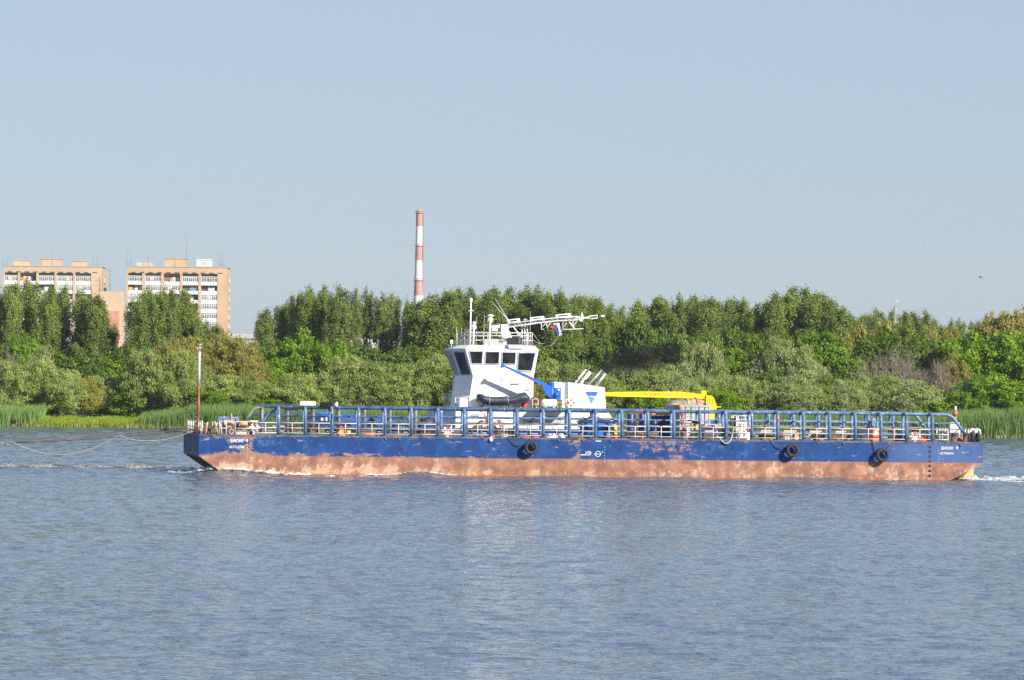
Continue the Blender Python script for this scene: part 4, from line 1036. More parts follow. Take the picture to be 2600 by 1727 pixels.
a, b = A(623.5, 1122, 0), A(630, 1122, 0); lettering(barge, '4', a.x, b.x, a.z, .23, M_letter)
a, b = A(582, 1138, 0), A(620.5, 1138, 0); lettering(barge, 'АСТРАХАНЬ', a.x, b.x, a.z, .19, M_letter, bold=.002)
a, b = A(656, 1130, 0), A(716, 1131, 0); lettering(barge, 'BUEK-4', a.x, b.x, a.z, .42, M_teal, bold=.004)
a, b = A(2297, 1146, 0), A(2353, 1147, 0); lettering(barge, 'BUEK-4', a.x, b.x, a.z, .40, M_teal2, bold=.0)
a, b = A(2390.5, 1141.5, 0), A(2421, 1142, 0); lettering(barge, 'БИЮИК', a.x, b.x, a.z, .22, M_letter, bold=.005)
a, b = A(2427, 1141, 0), A(2432, 1141, 0); lettering(barge, '4', a.x, b.x, a.z, .25, M_letter)
a, b = A(2387, 1154, 0), A(2422, 1154, 0); lettering(barge, 'АСТРАХАНЬ', a.x, b.x, a.z, .18, M_letter, bold=.002)
for px, nz in ((628, 6), (1535, 6), (2383.5, 9)):
    x = A(px, 1150, 0).x
    for i in range(nz): lettering(barge, '86420864208'[i], x - .03, x + .04, 2.32 - .22 * i if px > 900 else 2.22 - .21 * i, .07, M_letter, bold=.0, name='draught_mark')
ll = A(1518, 1153, 0); z = ll.z
m = MB(); m.torus((ll.x, -.004, z), .20, .028, 'y', 20, 4, .2); m.box((ll.x - .26, -.009, z - .02), (ll.x + .26, -.003, z + .02))
for dx, zz, w in ((-.95, .06, .5), (-.95, -.08, .36), (-.85, .16, .3), (.30, .16, .10)): m.box((ll.x + dx, -.008, z + zz - .02), (ll.x + dx + w, -.003, z + zz + .03))
m.box((ll.x - .62, -.008, z - .1), (ll.x - .57, -.003, z + .22)); m.box((ll.x - .95, -.008, z - .08), (ll.x - .9, -.003, z + .16)); m.box((ll.x - 1.3, -.008, z - .1), (ll.x - .95, -.003, z - .04))
barge.part('load_line_mark', m, M_letter)
M_ring = paint('ring_weld_blue', (0.016, 0.04, 0.20), 0.6, vary=.1)
for px, py in ((545, 1128), (775, 1130), (909, 1132), (1048, 1133), (1452, 1140), (1583, 1143), (1718, 1145), (2115, 1145), (2459, 1147)):
    c = A(px, py, 0); m = MB(); m.torus((c.x, -.003, c.z), .27, .018, 'y', 24, 4, .5); barge.part('ring_mark', m, M_ring)
hx = A(2361, 1170, 0).x
for zz in np.linspace(2.63, .42, 7):
    m = MB(); m.lathe((hx, 0, zz), [(1e-4, -.006), (.115, -.006), (.115, .06)], 14, 'y'); ho = barge.part('ladder_hole', m, M_black)
    m = MB(); m.box((hx - .115, -.02, zz - .012), (hx + .115, -.007, zz + .012)); barge.part('rung', m, M_rust, ho)
for px in (748, 981, 1015, 1421, 1481, 1553, 1688, 1748, 2080, 2144, 2440):
    x = A(px, 1112, 0).x; m = MB(); m.hexa([(x - .05, -.09, ZD - .27), (x + .05, -.09, ZD - .27), (x + .05, -.0, ZD - .27), (x - .05, 0, ZD - .27)], [(x - .16, -.06, ZD - .06), (x - .02, -.06, ZD - .06), (x - .02, 0, ZD - .06), (x - .16, 0, ZD - .06)])
    barge.part('rope_lug', m, M_dgrey)
m = MB(); x = A(1246, 1116, 0).x; m.ball((x, -.09, ZD - .14), .16, sz=1.2); m.box((x - .02, -.1, ZD - .0), (x + .05, -.02, ZD + .1)); barge.part('white_float', m, M_white)
m = MB(); x = A(1519, 1119, 0).x; m.box((x - .22, -.05, ZD - .2), (x + .22, -.03, ZD - .14)); barge.part('scupper_plate', m, M_letter)

# ================================================================== tyres, ring buoys, ropes
def tyre_mb(c, R0, w, axis='y'):
    m = MB(); h = w / 2
    prof = [(R0 * .56, -h * .75), (R0 * .60, -h), (R0 * .80, -h * 1.02), (R0 * .95, -h * .9), (R0, -h * .55), (R0 * 1.0, -h * .2), (R0 * .985, -h * .15), (R0 * .985, h * .15), (R0, h * .2), (R0, h * .55), (R0 * .95, h * .9), (R0 * .80, h * 1.02), (R0 * .60, h), (R0 * .56, h * .75), (R0 * .60, h * .3), (R0 * .66, 0), (R0 * .60, -h * .3)]
    return m.lathe(c, prof, 36, axis, closed=True)
def hung_tyre(px, py, label, ropes):
    c = A(px, py, -.5); t = Thing('tyre_fender', label, 'tyre', (c.x, -.5, c.z), 'tyre fenders on the barge')
    tilt = MB(); tm = tyre_mb((0, 0, 0), .525, .42)
    mt_ = Matrix.Rotation(R(5), 4, 'Z')
    tm.v = [tuple(Vector((c.x, -.50, c.z)) + mt_ @ Vector(p)) for p in tm.v]
    t.part('tyre', tm, M_rubber)
    for (qx, dx, sag) in ropes:
        a = Vector((A(qx, 1113, 0).x, -.02, ZD + .1)); e = Vector((c.x + dx, -.45, c.z + .38)); pts = []
        for i in range(9):
            f = i / 8; p = a.lerp(e, f); p.z -= sag * 4 * f * (1 - f); p.y = -.03 - .42 * f; pts.append(p)
        t.part('rope', MB().tube(pts, .022, 5), M_cable)
hung_tyre(1348, 1136, 'black tyre fender hanging at the middle of the blue hull', [(1286, -.5, .25), (1288, -.5, .33)])
hung_tyre(2012, 1143.5, 'black tyre fender hanging on the hull, second from the stern', [(1951, -.5, .22), (1953, -.5, .30)])
hung_tyre(2240, 1155, 'black tyre fender slung on two ropes nearest the stern', [(2211, -.25, .02), (2213, -.15, .02), (2271, .3, .02)])
def deck_tyre(px, py, yl, label, R0=.5, mat=M_greyrubber, extra=None, w=.4):
    c = A(px, py, yl); z = max(c.z, ZD + R0 + .0)
    t = Thing('tyre', label, 'tyre', (c.x, yl, ZD), 'tyres standing on the barge deck')
    tm = tyre_mb((0, 0, 0), R0, w); mt_ = Matrix.Rotation(R(-14), 4, 'Z')
    tm.v = [tuple(Vector((c.x, yl, ZD + R0 + .01)) + mt_ @ Vector(p)) for p in tm.v]
    t.part('tread', tm, mat)
    if extra: extra(t, c)
    return t
def plinth(t, c):
    m = MB(); m.box((c.x - .5, c.y - .2, ZD + .014), (c.x + .5, c.y + .25, ZD + .28)); t.part('chock', m, M_rust)
    m = MB(); m.torus((c.x + .1, c.y - .28, ZD + .25), .17, .045, 'y', 16, 6); t.part('rope_loop', m, M_rope)
deck_tyre(583, 1088, .6, 'brown weathered tyre with a rope loop at the bow rail', .46, M_rust, plinth)
deck_tyre(1210, 1096, .95, 'dusty tyre standing beside the two middle bollards', .46)
deck_tyre(1826, 1100, .6, 'dusty grey tyre with a green hose through it', .50)
deck_tyre(2392, 1108, .75, 'dusty tyre standing beside the stern bollards', .45)

def ring_buoy(px, py, yl, label, R0=.37, tee=True, axis='y'):
    c = A(px, py, yl); t = Thing('ring_buoy', label, 'life ring', (c.x, yl, c.z - R0), 'orange ring buoys')
    m = MB(); m.torus(c, R0 * .78, R0 * .24, axis, 28, 8, .8); ring = t.part('ring', m, M_orange)
    for q in (45, 135, 225, 315):
        d = Vector((math.cos(R(q)), 0, math.sin(R(q)))) * R0 * .78
        m = MB(); m.torus(c + d, R0 * .26, R0 * .05, 'y', 12, 5)
        m2 = MB(); m2.box((-.05, -.085, -.1), (.05, .085, .1)); rt = Matrix.Rotation(-R(q - 90), 4, 'Y'); m2.v = [tuple(c + d + rt @ Vector(p)) for p in m2.v]
        t.part('white_band', m2, M_white, ring)
    if tee:
        m = MB(); m.box((c.x - .44, yl - .13, c.z - .06), (c.x + .44, yl - .09, c.z + .09)); m.box((c.x - .12, yl - .13, c.z - .5), (c.x + .12, yl - .09, c.z - .062)); m.box((c.x - .06, yl - .08, ZD), (c.x + .06, yl - .02, c.z + .05))
        t.part('bracket', m, M_white)
    return t
ring_buoy(1136, 1094, .35, 'orange ring buoy on a white bracket left of the deckhouse')
ring_buoy(1899, 1101, .35, 'orange ring buoy on a white bracket right of the yellow crane')
ring_buoy(2323, 1108, .35, 'orange ring buoy on a white bracket near the stern')
ring_buoy(646, 1086, .6, 'orange ring buoy behind the foremost hand rail', .32)

def sag_rope(a, b, sag, n=20):
    a, b = Vector(a), Vector(b); out = []
    for i in range(n + 1):
        f = i / n; p = a.lerp(b, f); p.z -= sag * 4 * f * (1 - f); out.append(p)
    return out
# towing bridle and the light messenger line
h0 = A(468, 1086, 9); h1 = A(470, 1093, 4)
join = A(-10, 1127.5, 7); join2 = A(38, 1124, 7)
t = Thing('tow_cable', 'pair of taut dark towing cables running from the bow to the left', 'cable', (h0.x, 7, ZD))
farend = join + (join - join2) * 4.0
t.part('cable', MB().tube([(h0.x + .6, 9, ZD + .3), h0] + sag_rope(h0, join2, .05, 8)[1:], .05, 6), M_cable)
t.part('cable', MB().tube([(h1.x + .6, 4, ZD + .3), h1] + sag_rope(h1, join2, .12, 8)[1:], .05, 6), M_cable)
t.part('cable', MB().tube([join2, join, farend], .06, 6), M_cable)
m = MB()
for i in range(16):
    p = h0.lerp(join2, .02 + i * .008); m.torus(p, .075, .028, 'z' if i % 2 else 'y', 10, 5)
t.part('chain', m, M_dgrey)
m = MB()
for i in range(12):
    p = h1.lerp(join2, .02 + i * .008); m.torus(p, .07, .028, 'z' if i % 2 else 'y', 10, 5)
t.part('chain', m, M_dgrey)
tie = A(303, 1107.5, 7); st = A(505, 1092, 1.2)
p1 = sag_rope(A(34, 1124.5, 7), tie, 0, 28); p1 = []
def px_curve(pts, yl0, yl1):
    n = len(pts); return [A(x, y, yl0 + (yl1 - yl0) * i / (n - 1)) for i, (x, y) in enumerate(pts)]
def smooth(P, k=5):
    out = []
    for i in range(len(P) - 1):
        p0, p1_, p2, p3 = P[max(i-1, 0)], P[i], P[i+1], P[min(i+2, len(P)-1)]
        for j in range(k):
            q = j / k; out.append(0.5 * ((2*p1_) + (p2 - p0)*q + (2*p0 - 5*p1_ + 4*p2 - p3)*q*q + (3*p1_ - p0 - 3*p2 + p3)*q**3))
    return out + [P[-1]]
line = px_curve([(-20, 1129), (8, 1127), (18, 1123.5), (34, 1124.5), (60, 1136), (95, 1148), (130, 1153), (165, 1154), (200, 1149), (240, 1137), (275, 1121), (303, 1107.5), (325, 1114), (350, 1118.5), (385, 1119.5), (420, 1116), (450, 1109), (482, 1098), (505, 1093)], 7, 1.2)
solo('messenger_line', 'pale slack rope looping under the towing cables', 'rope', MB().tube(smooth(line), .036, 6), M_rope, line[-1])
m = MB()
for px in (4, 9, 14, 19): m.torus(A(px, 1126, 7), .10, .04, 'x', 10, 5)
solo('rope_knot', 'knotted rope end bound round the towing cables at the left edge', 'rope', m, M_rope, A(10, 1126, 7))

# ================================================================== deck cargo and gear
def bp(px0, py0, px1, py1, y0, y1, floor=None):
    a = A(px0, py0, y0); b = A(px1, py1, y0)
    return (a.x, y0, b.z if floor is None else floor), (b.x, y1, a.z)
def deck_box(name, label, cat, r, y0, y1, mat, floor=ZD + .014, group=None):
    a, b = bp(*r, y0, y1, floor); m = MB(); m.box(a, b)
    t = Thing(name, label, cat, ((a[0] + b[0]) / 2, (y0 + y1) / 2, floor), group); t.part('body', m, mat)
    return t, a, b
# winch at the bow: blue frame, drum and motor
a, b = bp(561, 1058, 611, 1098, 3.0, 5.2, ZD + .014)
t = Thing('anchor_winch', 'blue plated anchor winch with a rope drum on the bow deck', 'winch', ((a[0] + b[0]) / 2, 4.0, ZD))
m = MB(); m.box((a[0], 4.9, b[2] - .85), (b[0], 5.05, b[2])); m.box((a[0], 3.2, ZD + .014), (a[0] + .12, 5.05, b[2] - .5)); m.box((b[0] - .12, 3.2, ZD + .014), (b[0], 5.05, b[2] - .5))
t.part('frame', m, M_blue_tube)
xc = (a[0] + b[0]) / 2; m = MB(); m.lathe((xc, 4.1, ZD + .72), [(.52, -.5), (.52, -.44), (.3, -.43), (.3, .43), (.52, .44), (.52, .5)], 18, 'x'); t.part('drum', m, M_rust)
m = MB(); m.lathe((xc, 4.1, ZD + .72), [(.36, -.42), (.4, -.2), (.38, 0), (.41, .2), (.36, .42)], 16, 'x'); t.part('rope_coil', m, M_rope)
m = MB(); m.box((b[0] + .02, 3.7, ZD + .014), (b[0] + .55, 4.6, ZD + .75)); t.part('motor', m, M_dgrey)
m = MB(); m.tube([(xc + .2, 4.85, ZD + .4), (xc + .2, 4.85, ZD + 1.6)], .05, 6); t.part('lever', m, M_orangewood)
def drum(name, label, px, py_top, yl, r, mat, bands=True, group=None, floor=ZD + .014):
    c = A(px, py_top, yl); t = Thing(name, label, 'drum', (c.x, yl, floor), group)
    h = c.z; m = MB(); prof = [(r * .94, floor), (r, floor + .03)]
    for f in (.33, .66): prof += [(r, floor + (h - floor) * f - .03), (r * 1.05, floor + (h - floor) * f), (r, floor + (h - floor) * f + .03)]
    prof += [(r, h - .03), (r * .94, h), (1e-4, h)]
    m.lathe((c.x, yl, 0), prof, 18); t.part('barrel', m, mat)
    m = MB(); m.lathe((c.x + r * .5, yl, 0), [(.05, h), (.05, h + .025), (1e-4, h + .03)], 8); t.part('bung', m, M_black)
    return t
drum('steel_drum', 'orange and grey drum behind the anchor winch', 617, 1069, 4.2, .36, M_orangewood)
drum('steel_drum', 'brown drum standing right of the anchor winch', 622, 1081, 2.2, .42, M_wood)
deck_box('tool_box', 'small dark green box on the bow deck', 'box', (541, 1088, 550, 1102), 1.6, 2.2, M_green)
t, a, b = deck_box('rope_heap', 'tangled heap of old mooring rope beside the bow tyre', 'rope', (598, 1096, 632, 1102), .6, 1.4, M_plank)
m = MB()
for i in range(5): m.torus((a[0] + .2 + i * .17, 1.0 + .1 * (i % 3), b[2] + .03 * i), .3, .06, 'z', 16, 6)
t.part('coil', m, M_rope)
# long timbers left of centre
for k, (z0_, z1_) in enumerate(((0.014, .36), (.37, .72))):
    m = MB(); x0, x1 = A(727, 1090, 3).x, A(824, 1090, 3).x
    n = 4 if k == 0 else 3
    for i in range(n): m.box((x0 + .2 * k + (x1 - x0) * i / n + .01, 2.6, ZD + z0_), (x0 + (x1 - x0) * (i + 1) / n - .03, 3.4, ZD + z1_))
    solo('timber_stack', ('lower' if k == 0 else 'upper') + ' row of brown timber baulks left of the solar panel post', 'timber', m, M_wood, ((x0 + x1) / 2, 3, ZD + z0_), 'timber baulks on deck')
m = MB(); a = A(688, 1091, 2.2); m.box((a.x, 2.0, ZD + .6), (a.x + 1.0, 2.5, ZD + .72)); m.box((a.x + .3, 2.1, ZD + .014), (a.x + .6, 2.4, ZD + .598)); solo('work_bench', 'small white bench between the first two guard frames', 'bench', m, M_railwhite, (a.x, 2.2, ZD))
# panels on the top rail
a, b = A(762, 1019, 1.42), A(801, 1031, 1.42)
t = Thing('sign_box', 'plain white box fixed on top of the guard rail', 'box', ((a.x + b.x) / 2, 1.42, 5.24)); m = MB(); m.box((a.x, 1.3, 5.243), (b.x, 1.5, a.z)); t.part('body', m, M_white)
m = MB(); m.box((a.x - .02, 1.28, a.z + .002), (b.x + .02, 1.52, a.z + .03)); t.part('rim', m, M_orangewood)
a = A(812, 1023, 1.2); b = A(845, 1033, 1.2)
t = Thing('solar_panel', 'dark tilted solar panel with a lamp clamped on the guard rail', 'solar panel', (b.x, 1.3, 5.06))
m = MB(); m.hexa([(a.x, .9, b.z), (b.x - .1, .9, b.z), (b.x - .1, .95, b.z - .02), (a.x, .95, b.z - .02)], [(a.x, 1.25, a.z + .05), (b.x - .1, 1.25, a.z + .05), (b.x - .1, 1.3, a.z + .03), (a.x, 1.3, a.z + .03)]); t.part('panel', m, M_glass)
m = MB(); m.ball((b.x + .05, 1.2, 5.3), .17); m.cyl((b.x + .05, 1.2, 5.0), (b.x + .05, 1.2, 5.3), .12); t.part('lamp', m, M_dgrey)
m = MB(); m.box((b.x + .2, 1.1, 5.2), (b.x + .38, 1.3, 5.5)); t.part('lamp_shade', m, M_white)
m = MB(); m.tube([(a.x + .3, 1.2, 5.15), (b.x - .1, .5, 4.75), (b.x - .1, .4, 3.2)], .03, 6); t.part('stay', m, M_dgrey)
m = MB(); m.tube([(A(700, 1104, .05).x, -.0, ZD + .12), (b.x - .45, 0, ZD + .12), (b.x - .2, 0, ZD + .25), (b.x - .15, .0, 4.7)], .035, 6); solo('green_hose', 'thin green hose along the deck edge up to the solar panel', 'hose', m, M_green, (b.x, 0, ZD))
a, b = A(721, 1037, 1.8), A(757, 1043, 1.8); m = MB(); m.hexa([(a.x, 1.6, b.z), (b.x, 1.6, b.z), (b.x, 1.64, b.z), (a.x, 1.64, b.z)], [(a.x, 1.9, a.z), (b.x, 1.9, a.z), (b.x, 1.94, a.z), (a.x, 1.94, a.z)]); solo('solar_panel', 'flat solar panel slung below the guard rail near the bow', 'solar panel', m, M_lgrey, (a.x, 1.7, a.z))
# coloured bits between bow and deckhouse
a = A(970, 1108, 1.8); t = Thing('marker_pole', 'bright orange upright marker pole beside a guard frame', 'pole', (a.x, 1.8, ZD)); top = A(970, 1058, 1.8)
t.part('pole', MB().box((a.x - .07, 1.73, ZD + .014), (a.x + .07, 1.87, top.z)), M_orange); t.part('foot', MB().box((a.x - .2, 1.6, ZD + .014), (a.x + .2, 2.0, ZD + .1)), M_orange)
def heap(name, label, cat, px0, px1, py, yl, mat, seed, hgt=None, depth=.8, floor=ZD + .014):
    rg = random.Random(seed); a, b = A(px0, py, yl), A(px1, py, yl); h = (a.z - floor) if hgt is None else hgt; n = 9; vs = []; fs = []
    for i in range(n + 1):
        for j in range(6):
            f, g = i / n, j / 5; e = math.sin(PI * min(1, max(0, f))) ** .5 * math.sin(PI * g) ** .7 if 0 < j < 5 and 0 < i < n else 0
            vs.append((a.x + (b.x - a.x) * f, yl + depth * (g - .5), floor + h * e * rg.uniform(.6, 1.1)))
    for i in range(n):
        for j in range(5): fs.append((i*6+j, i*6+j+6, i*6+j+7, i*6+j+1))
    m = MB(); m.add(vs, fs, True)
    for k in range(5):
        f = rg.uniform(.1, .9); x = a.x + (b.x - a.x) * f; m.tube([(x - .3, yl - .3, floor + h * .3), (x, yl - .2, floor + h * rg.uniform(.7, 1.05)), (x + .3, yl + .1, floor + h * .3)], .04, 5)
    return solo(name, label, cat, m, mat, ((a.x + b.x) / 2, yl, floor))
heap('net_heap', 'orange net heap left of the orange marker pole', 'net', 922, 966, 1102, 1.2, M_orange, 1)
heap('net_heap', 'orange net heap behind the white lower rail left of the bollards', 'net', 1222, 1262, 1106, 2.0, M_orange, 2)
heap('net_heap', 'orange hose heap between the bollards and the grey wall', 'net', 1322, 1372, 1105, 1.5, M_orange, 3)
heap('white_bags', 'pile of small white bags beside the deckhouse recess', 'bags', 1388, 1436, 1100, 1.4, M_bwhite, 4)
heap('net_heap', 'orange hose heap right of the stern ring buoy', 'net', 2333, 2362, 1108, 1.8, M_orange, 5)
heap('net_heap', 'orange net heap between the stern bollards', 'net', 2428, 2446, 1112, 2.2, M_orange, 6)
def brace(name, label, px0, px1, py0, yl, mat=M_orangewood):
    a, b = A(px0, py0, yl), A(px1, py0, yl); m = MB()
    m.hexa([(a.x, yl, ZD + .5), (a.x + .3, yl, ZD + .5), (a.x + .3, yl + .25, ZD + .5), (a.x, yl + .25, ZD + .5)], [(a.x, yl, a.z), (a.x + .32, yl, a.z), (a.x + .32, yl + .25, a.z), (a.x, yl + .25, a.z)])
    m.box((a.x, yl, ZD + .014), (b.x, yl + .3, ZD + .49))
    m.hexa([(b.x - .75, yl, ZD + .5), (b.x - .45, yl, ZD + .5), (b.x - .45, yl + .25, ZD + .5), (b.x - .75, yl + .25, ZD + .5)], [(b.x - .3, yl, a.z), (b.x, yl, a.z), (b.x, yl + .25, a.z), (b.x - .3, yl + .25, a.z)])
    solo(name, label, 'bracket', m, mat, ((a.x + b.x) / 2, yl, ZD))
brace('timber_cradle', 'pale orange timber cradle right of the solar panel post', 856, 876, 1078, 3.2)
a, b = A(856, 1095, 1.6), A(890, 1102, 1.6); m = MB(); m.hexa([(a.x, 1.4, ZD + .15), (b.x, 1.4, ZD + .15), (b.x, 1.9, ZD + .15), (a.x, 1.9, ZD + .15)], [(a.x + .2, 1.4, ZD + .5), (b.x, 1.4, ZD + .42), (b.x, 1.9, ZD + .42), (a.x + .2, 1.9, ZD + .5)]); solo('orange_wedge', 'long pale orange timber wedge lying near the bow half', 'timber', m, M_orangewood, (a.x, 1.6, ZD + .15))
a = A(1560, 1112, 2.2)
t = Thing('transfer_pump', 'yellow and orange pump beside the blue skip', 'pump', (a.x, 2.2, ZD))
m = MB(); m.box((a.x - .25, 1.9, ZD + .014), (a.x + .3, 2.5, ZD + .35)); t.part('skid', m, M_orange)
m = MB(); m.lathe((a.x, 2.2, 0), [(.22, ZD + .35), (.25, ZD + .6), (.2, ZD + .9), (.1, ZD + 1.1)], 12); t.part('housing', m, M_yellowbox)
m = MB(); m.box((a.x + .25, 2.1, ZD + .4), (a.x + .5, 2.4, ZD + 1.1)); t.part('cover', m, M_orangewood)
a, b = A(1622, 1104, 2), A(1642, 1113, 2); m = MB(); m.hexa([(a.x, 1.8, ZD + .014), (b.x, 1.8, ZD + .014), (b.x, 2.3, ZD + .014), (a.x, 2.3, ZD + .014)], [(a.x + .1, 1.8, ZD + .35), (b.x - .2, 1.8, ZD + .5), (b.x - .2, 2.3, ZD + .5), (a.x + .1, 2.3, ZD + .35)]); solo('orange_wedge', 'pale orange block lying below the blue drums', 'timber', m, M_orangewood, (a.x, 2, ZD))
# skip with scrap
a, b = bp(1477, 1069, 1553, 1113, 3.4, 5.6, ZD + .014)
t = Thing('scrap_skip', 'blue steel skip heaped with dark scrap', 'skip', ((a[0] + b[0]) / 2, 4.5, ZD))
m = MB(); x0, x1, zt = a[0], b[0], b[2]
m.hexa([(x0 + .45, 3.6, ZD + .014), (x1 - .45, 3.6, ZD + .014), (x1 - .45, 5.4, ZD + .014), (x0 + .45, 5.4, ZD + .014)], [(x0, 3.4, zt - .1), (x1, 3.4, zt - .1), (x1, 5.6, zt - .1), (x0, 5.6, zt - .1)])
t.part('tub', m, M_skip)
m = MB(); m.box((x0 - .06, 3.34, zt - .1), (x1 + .06, 5.66, zt)); t.part('rim', m, M_navy)
for f in (.22, .5, .78):
    m = MB(); x = x0 + (x1 - x0) * f; m.hexa([(x - .09, 3.52, ZD + .02), (x + .09, 3.52, ZD + .02), (x + .09, 3.66, ZD + .02), (x - .09, 3.66, ZD + .02)], [(x - .09 + (f - .5) * .6, 3.32, zt - .11), (x + .09 + (f - .5) * .6, 3.32, zt - .11), (x + .09 + (f - .5) * .6, 3.42, zt - .11), (x - .09 + (f - .5) * .6, 3.42, zt - .11)]); t.part('rib', m, M_navy)
m = MB(); m.box((x0 + 1.6, 3.30, zt - .42), (x0 + 2.2, 3.315, zt - .32)); t.part('label_plate', m, M_white)
sx0, sx1, sz = x0, x1, zt
heap('scrap_heap', 'black scrap and hoses piled on top of the blue skip', 'scrap', 1468, 1552, 1062, 4.5, M_dgrey, 9, .3, 2.0, sz)
# navy drums strapped in two blocks
k = 0
for px in (1602, 1614.5, 1630, 1642):
    drum('plastic_drum', ['navy drum at the left end of the strapped row', 'dark navy drum second from left in the strapped row', 'navy drum third from left, beside the gap', 'navy drum fourth from left in the strapped row'][k], px, 1051, 8.2, .30, M_navy if k != 1 else M_dgrey, group='navy plastic drums'); k += 1
for i, px in enumerate((1662, 1672, 1682, 1692)):
    drum('plastic_drum', ['navy drum leftmost of the four by the container', 'navy drum second of the four by the container', 'navy drum third of the four by the container', 'navy drum touching the grey container wall'][i], px, 1056, 7.2, .28, M_navy, group='navy plastic drums')
for (p0, p1, yl, pt, lab) in ((1597, 1648, 7.85, 1050, 'orange strap and lid boards over the left navy drums'), (1655, 1697, 6.85, 1055, 'orange strap and lid boards over the navy drums by the container')):
    a, b = A(p0, pt, yl), A(p1, pt, yl); m = MB(); m.box((a.x, yl, a.z + .04), (b.x, yl + .8, a.z + .18)); solo('orange_strap', lab, 'strap', m, M_orange, (a.x, yl, a.z))
# container, seen at its door end
a, b = bp(1726.5, 1029, 1803.5, 1116, 5.0, 11.0, ZD + .12); x0, x1, z1 = a[0], b[0], b[2]; z0 = ZD + .12
t = Thing('cargo_container', 'grey cargo container with its door end facing the river', 'container', ((x0 + x1) / 2, 8, ZD))
m = MB()
for x in (x0, x1 - .14):
    for y in (5.0, 10.86): m.box((x, y, z0), (x + .14, y + .14, z1))
for z in (z0, z1 - .12):
    for y in (5.0, 10.86): m.box((x0 + .142, y + .003, z), (x1 - .142, y + .137, z + .12))
    for x in (x0, x1 - .14): m.box((x + .003, 5.142, z), (x + .137, 10.858, z + .12))
t.part('corner_frame', m, M_grey)
m = MB(); n = 44
for xs_, sgn in ((x0, 1), (x1, -1)):
    P = []
    for i in range(n + 1):
        y = 5.142 + (10.858 - 5.142) * i / n; P.append((xs_ + sgn * (.03 if i % 4 < 2 else .075), y))
    vs = [(p[0], p[1], z) for z in (z0 + .12, z1 - .12) for p in P]; m.add(vs, [(i, i + 1, n + 2 + i, n + 1 + i) for i in range(n)])
t.part('side_wall', m, M_grey)
m = MB(); m.box((x0 + .01, 5.02, z1 - .03), (x1 - .01, 10.98, z1 + .01)); m.box((x0 + .01, 5.02, z0), (x1 - .01, 10.98, z0 + .05)); m.box((x0 + .1, 10.9, z0 + .1), (x1 - .1, 10.95, z1 - .1)); t.part('roof', m, M_grey)
xm = (x0 + x1) / 2
for d0, d1 in ((x0 + .145, xm - .01), (xm + .01, x1 - .145)):
    m = MB(); m.box((d0, 5.05, z0 + .122), (d1, 5.10, z1 - .122))
    for zz in (.55, 1.05, 1.6, 2.1): m.box((d0 + .05, 5.03, z0 + zz), (d1 - .05, 5.049, z0 + zz + .05))
    dr = t.part('door', m, M_grey)
    for f in (.28, .72):
        x = d0 + (d1 - d0) * f; m = MB(); m.cyl((x, 5.0, z0 + .1), (x, 5.0, z1 - .1), .022, n=6); m.box((x - .03, 4.97, z0 + 1.15), (x + .25, 5.0, z0 + 1.2)); t.part('lock_bar', m, M_dgrey, dr)
a2 = A(1735, 1065, 4.95); b2 = A(1756, 1073, 4.95)
m = MB(); m.box((a2.x, 4.93, b2.z), (b2.x, 4.965, a2.z)); pl = t.part('name_plate', m, M_white)
m = MB(); q = (b2.x - a2.x) / 8
for i in range(7): m.box((a2.x + q * (i + .6), 4.922, b2.z + .07), (a2.x + q * (i + 1.15), 4.928, b2.z + .07 + (.10 if i % 3 else .13)))
t.part('plate_marks', m, M_black, pl)
for i, px in enumerate((1727, 1731)):
    a3, b3 = A(px - 2, 1030, 4.9), A(px + 18, 1108, 4.9); m = MB(); m.tube([(a3.x, 4.9, a3.z), (a3.x + .25, 4.85, a3.z - .6), (a3.x + .35 - .3 * i, 4.88, a3.z - 1.2), (b3.x - .1, 4.8, b3.z + .4 + i * .2)], .04, 5); solo('orange_strap', ['loose orange lashing strap hanging at the left of the container doors', 'second orange lashing strap crossing the container doors'][i], 'strap', m, M_orange, a3)
# tarpaulin bundle on the container
rg = random.Random(4); a, b = A(1697, 1012, 5.3), A(1790, 1012, 5.3); vs, fs = [], []; nx, ny = 26, 7
for i in range(nx + 1):
    for j in range(ny + 1):
        f, g = i / nx, j / ny; e = (math.sin(PI * g) ** .6) * min(1, f * 7, (1 - f) * 6) * (.55 + .45 * f) + .02
        vs.append((a.x + (b.x - a.x) * f, 5.15 + 2.6 * g, z1 + .012 + .55 * e * (1 + .25 * mnoise.noise(Vector((f * 9, g * 5, 2))))))
for i in range(nx):
    for j in range(ny): fs.append((i*(ny+1)+j, i*(ny+1)+j+ny+1, i*(ny+1)+j+ny+2, i*(ny+1)+j+1))
m = MB(); m.add(vs, fs, True)
t = Thing('canvas_bundle', 'brown striped canvas bundle lashed on the container roof', 'tarpaulin', ((a.x + b.x) / 2, 6.4, z1)); t.part('cover', m, M_canvas)
for f in (.55, .8):
    m = MB(); m.tube([(a.x + (b.x - a.x) * f, 5.15 + 2.6 * g, z1 + .05 + .58 * (math.sin(PI * g) ** .6) * (.55 + .45 * f)) for g in np.linspace(0, 1, 9)], .05, 5); t.part('lashing', m, M_yellowbox if f < .6 else M_orange)
m = MB(); m.ball((b.x - .35, 5.7, z1 + .25), .4, sz=.55); t.part('fold', m, M_pinkcanvas)
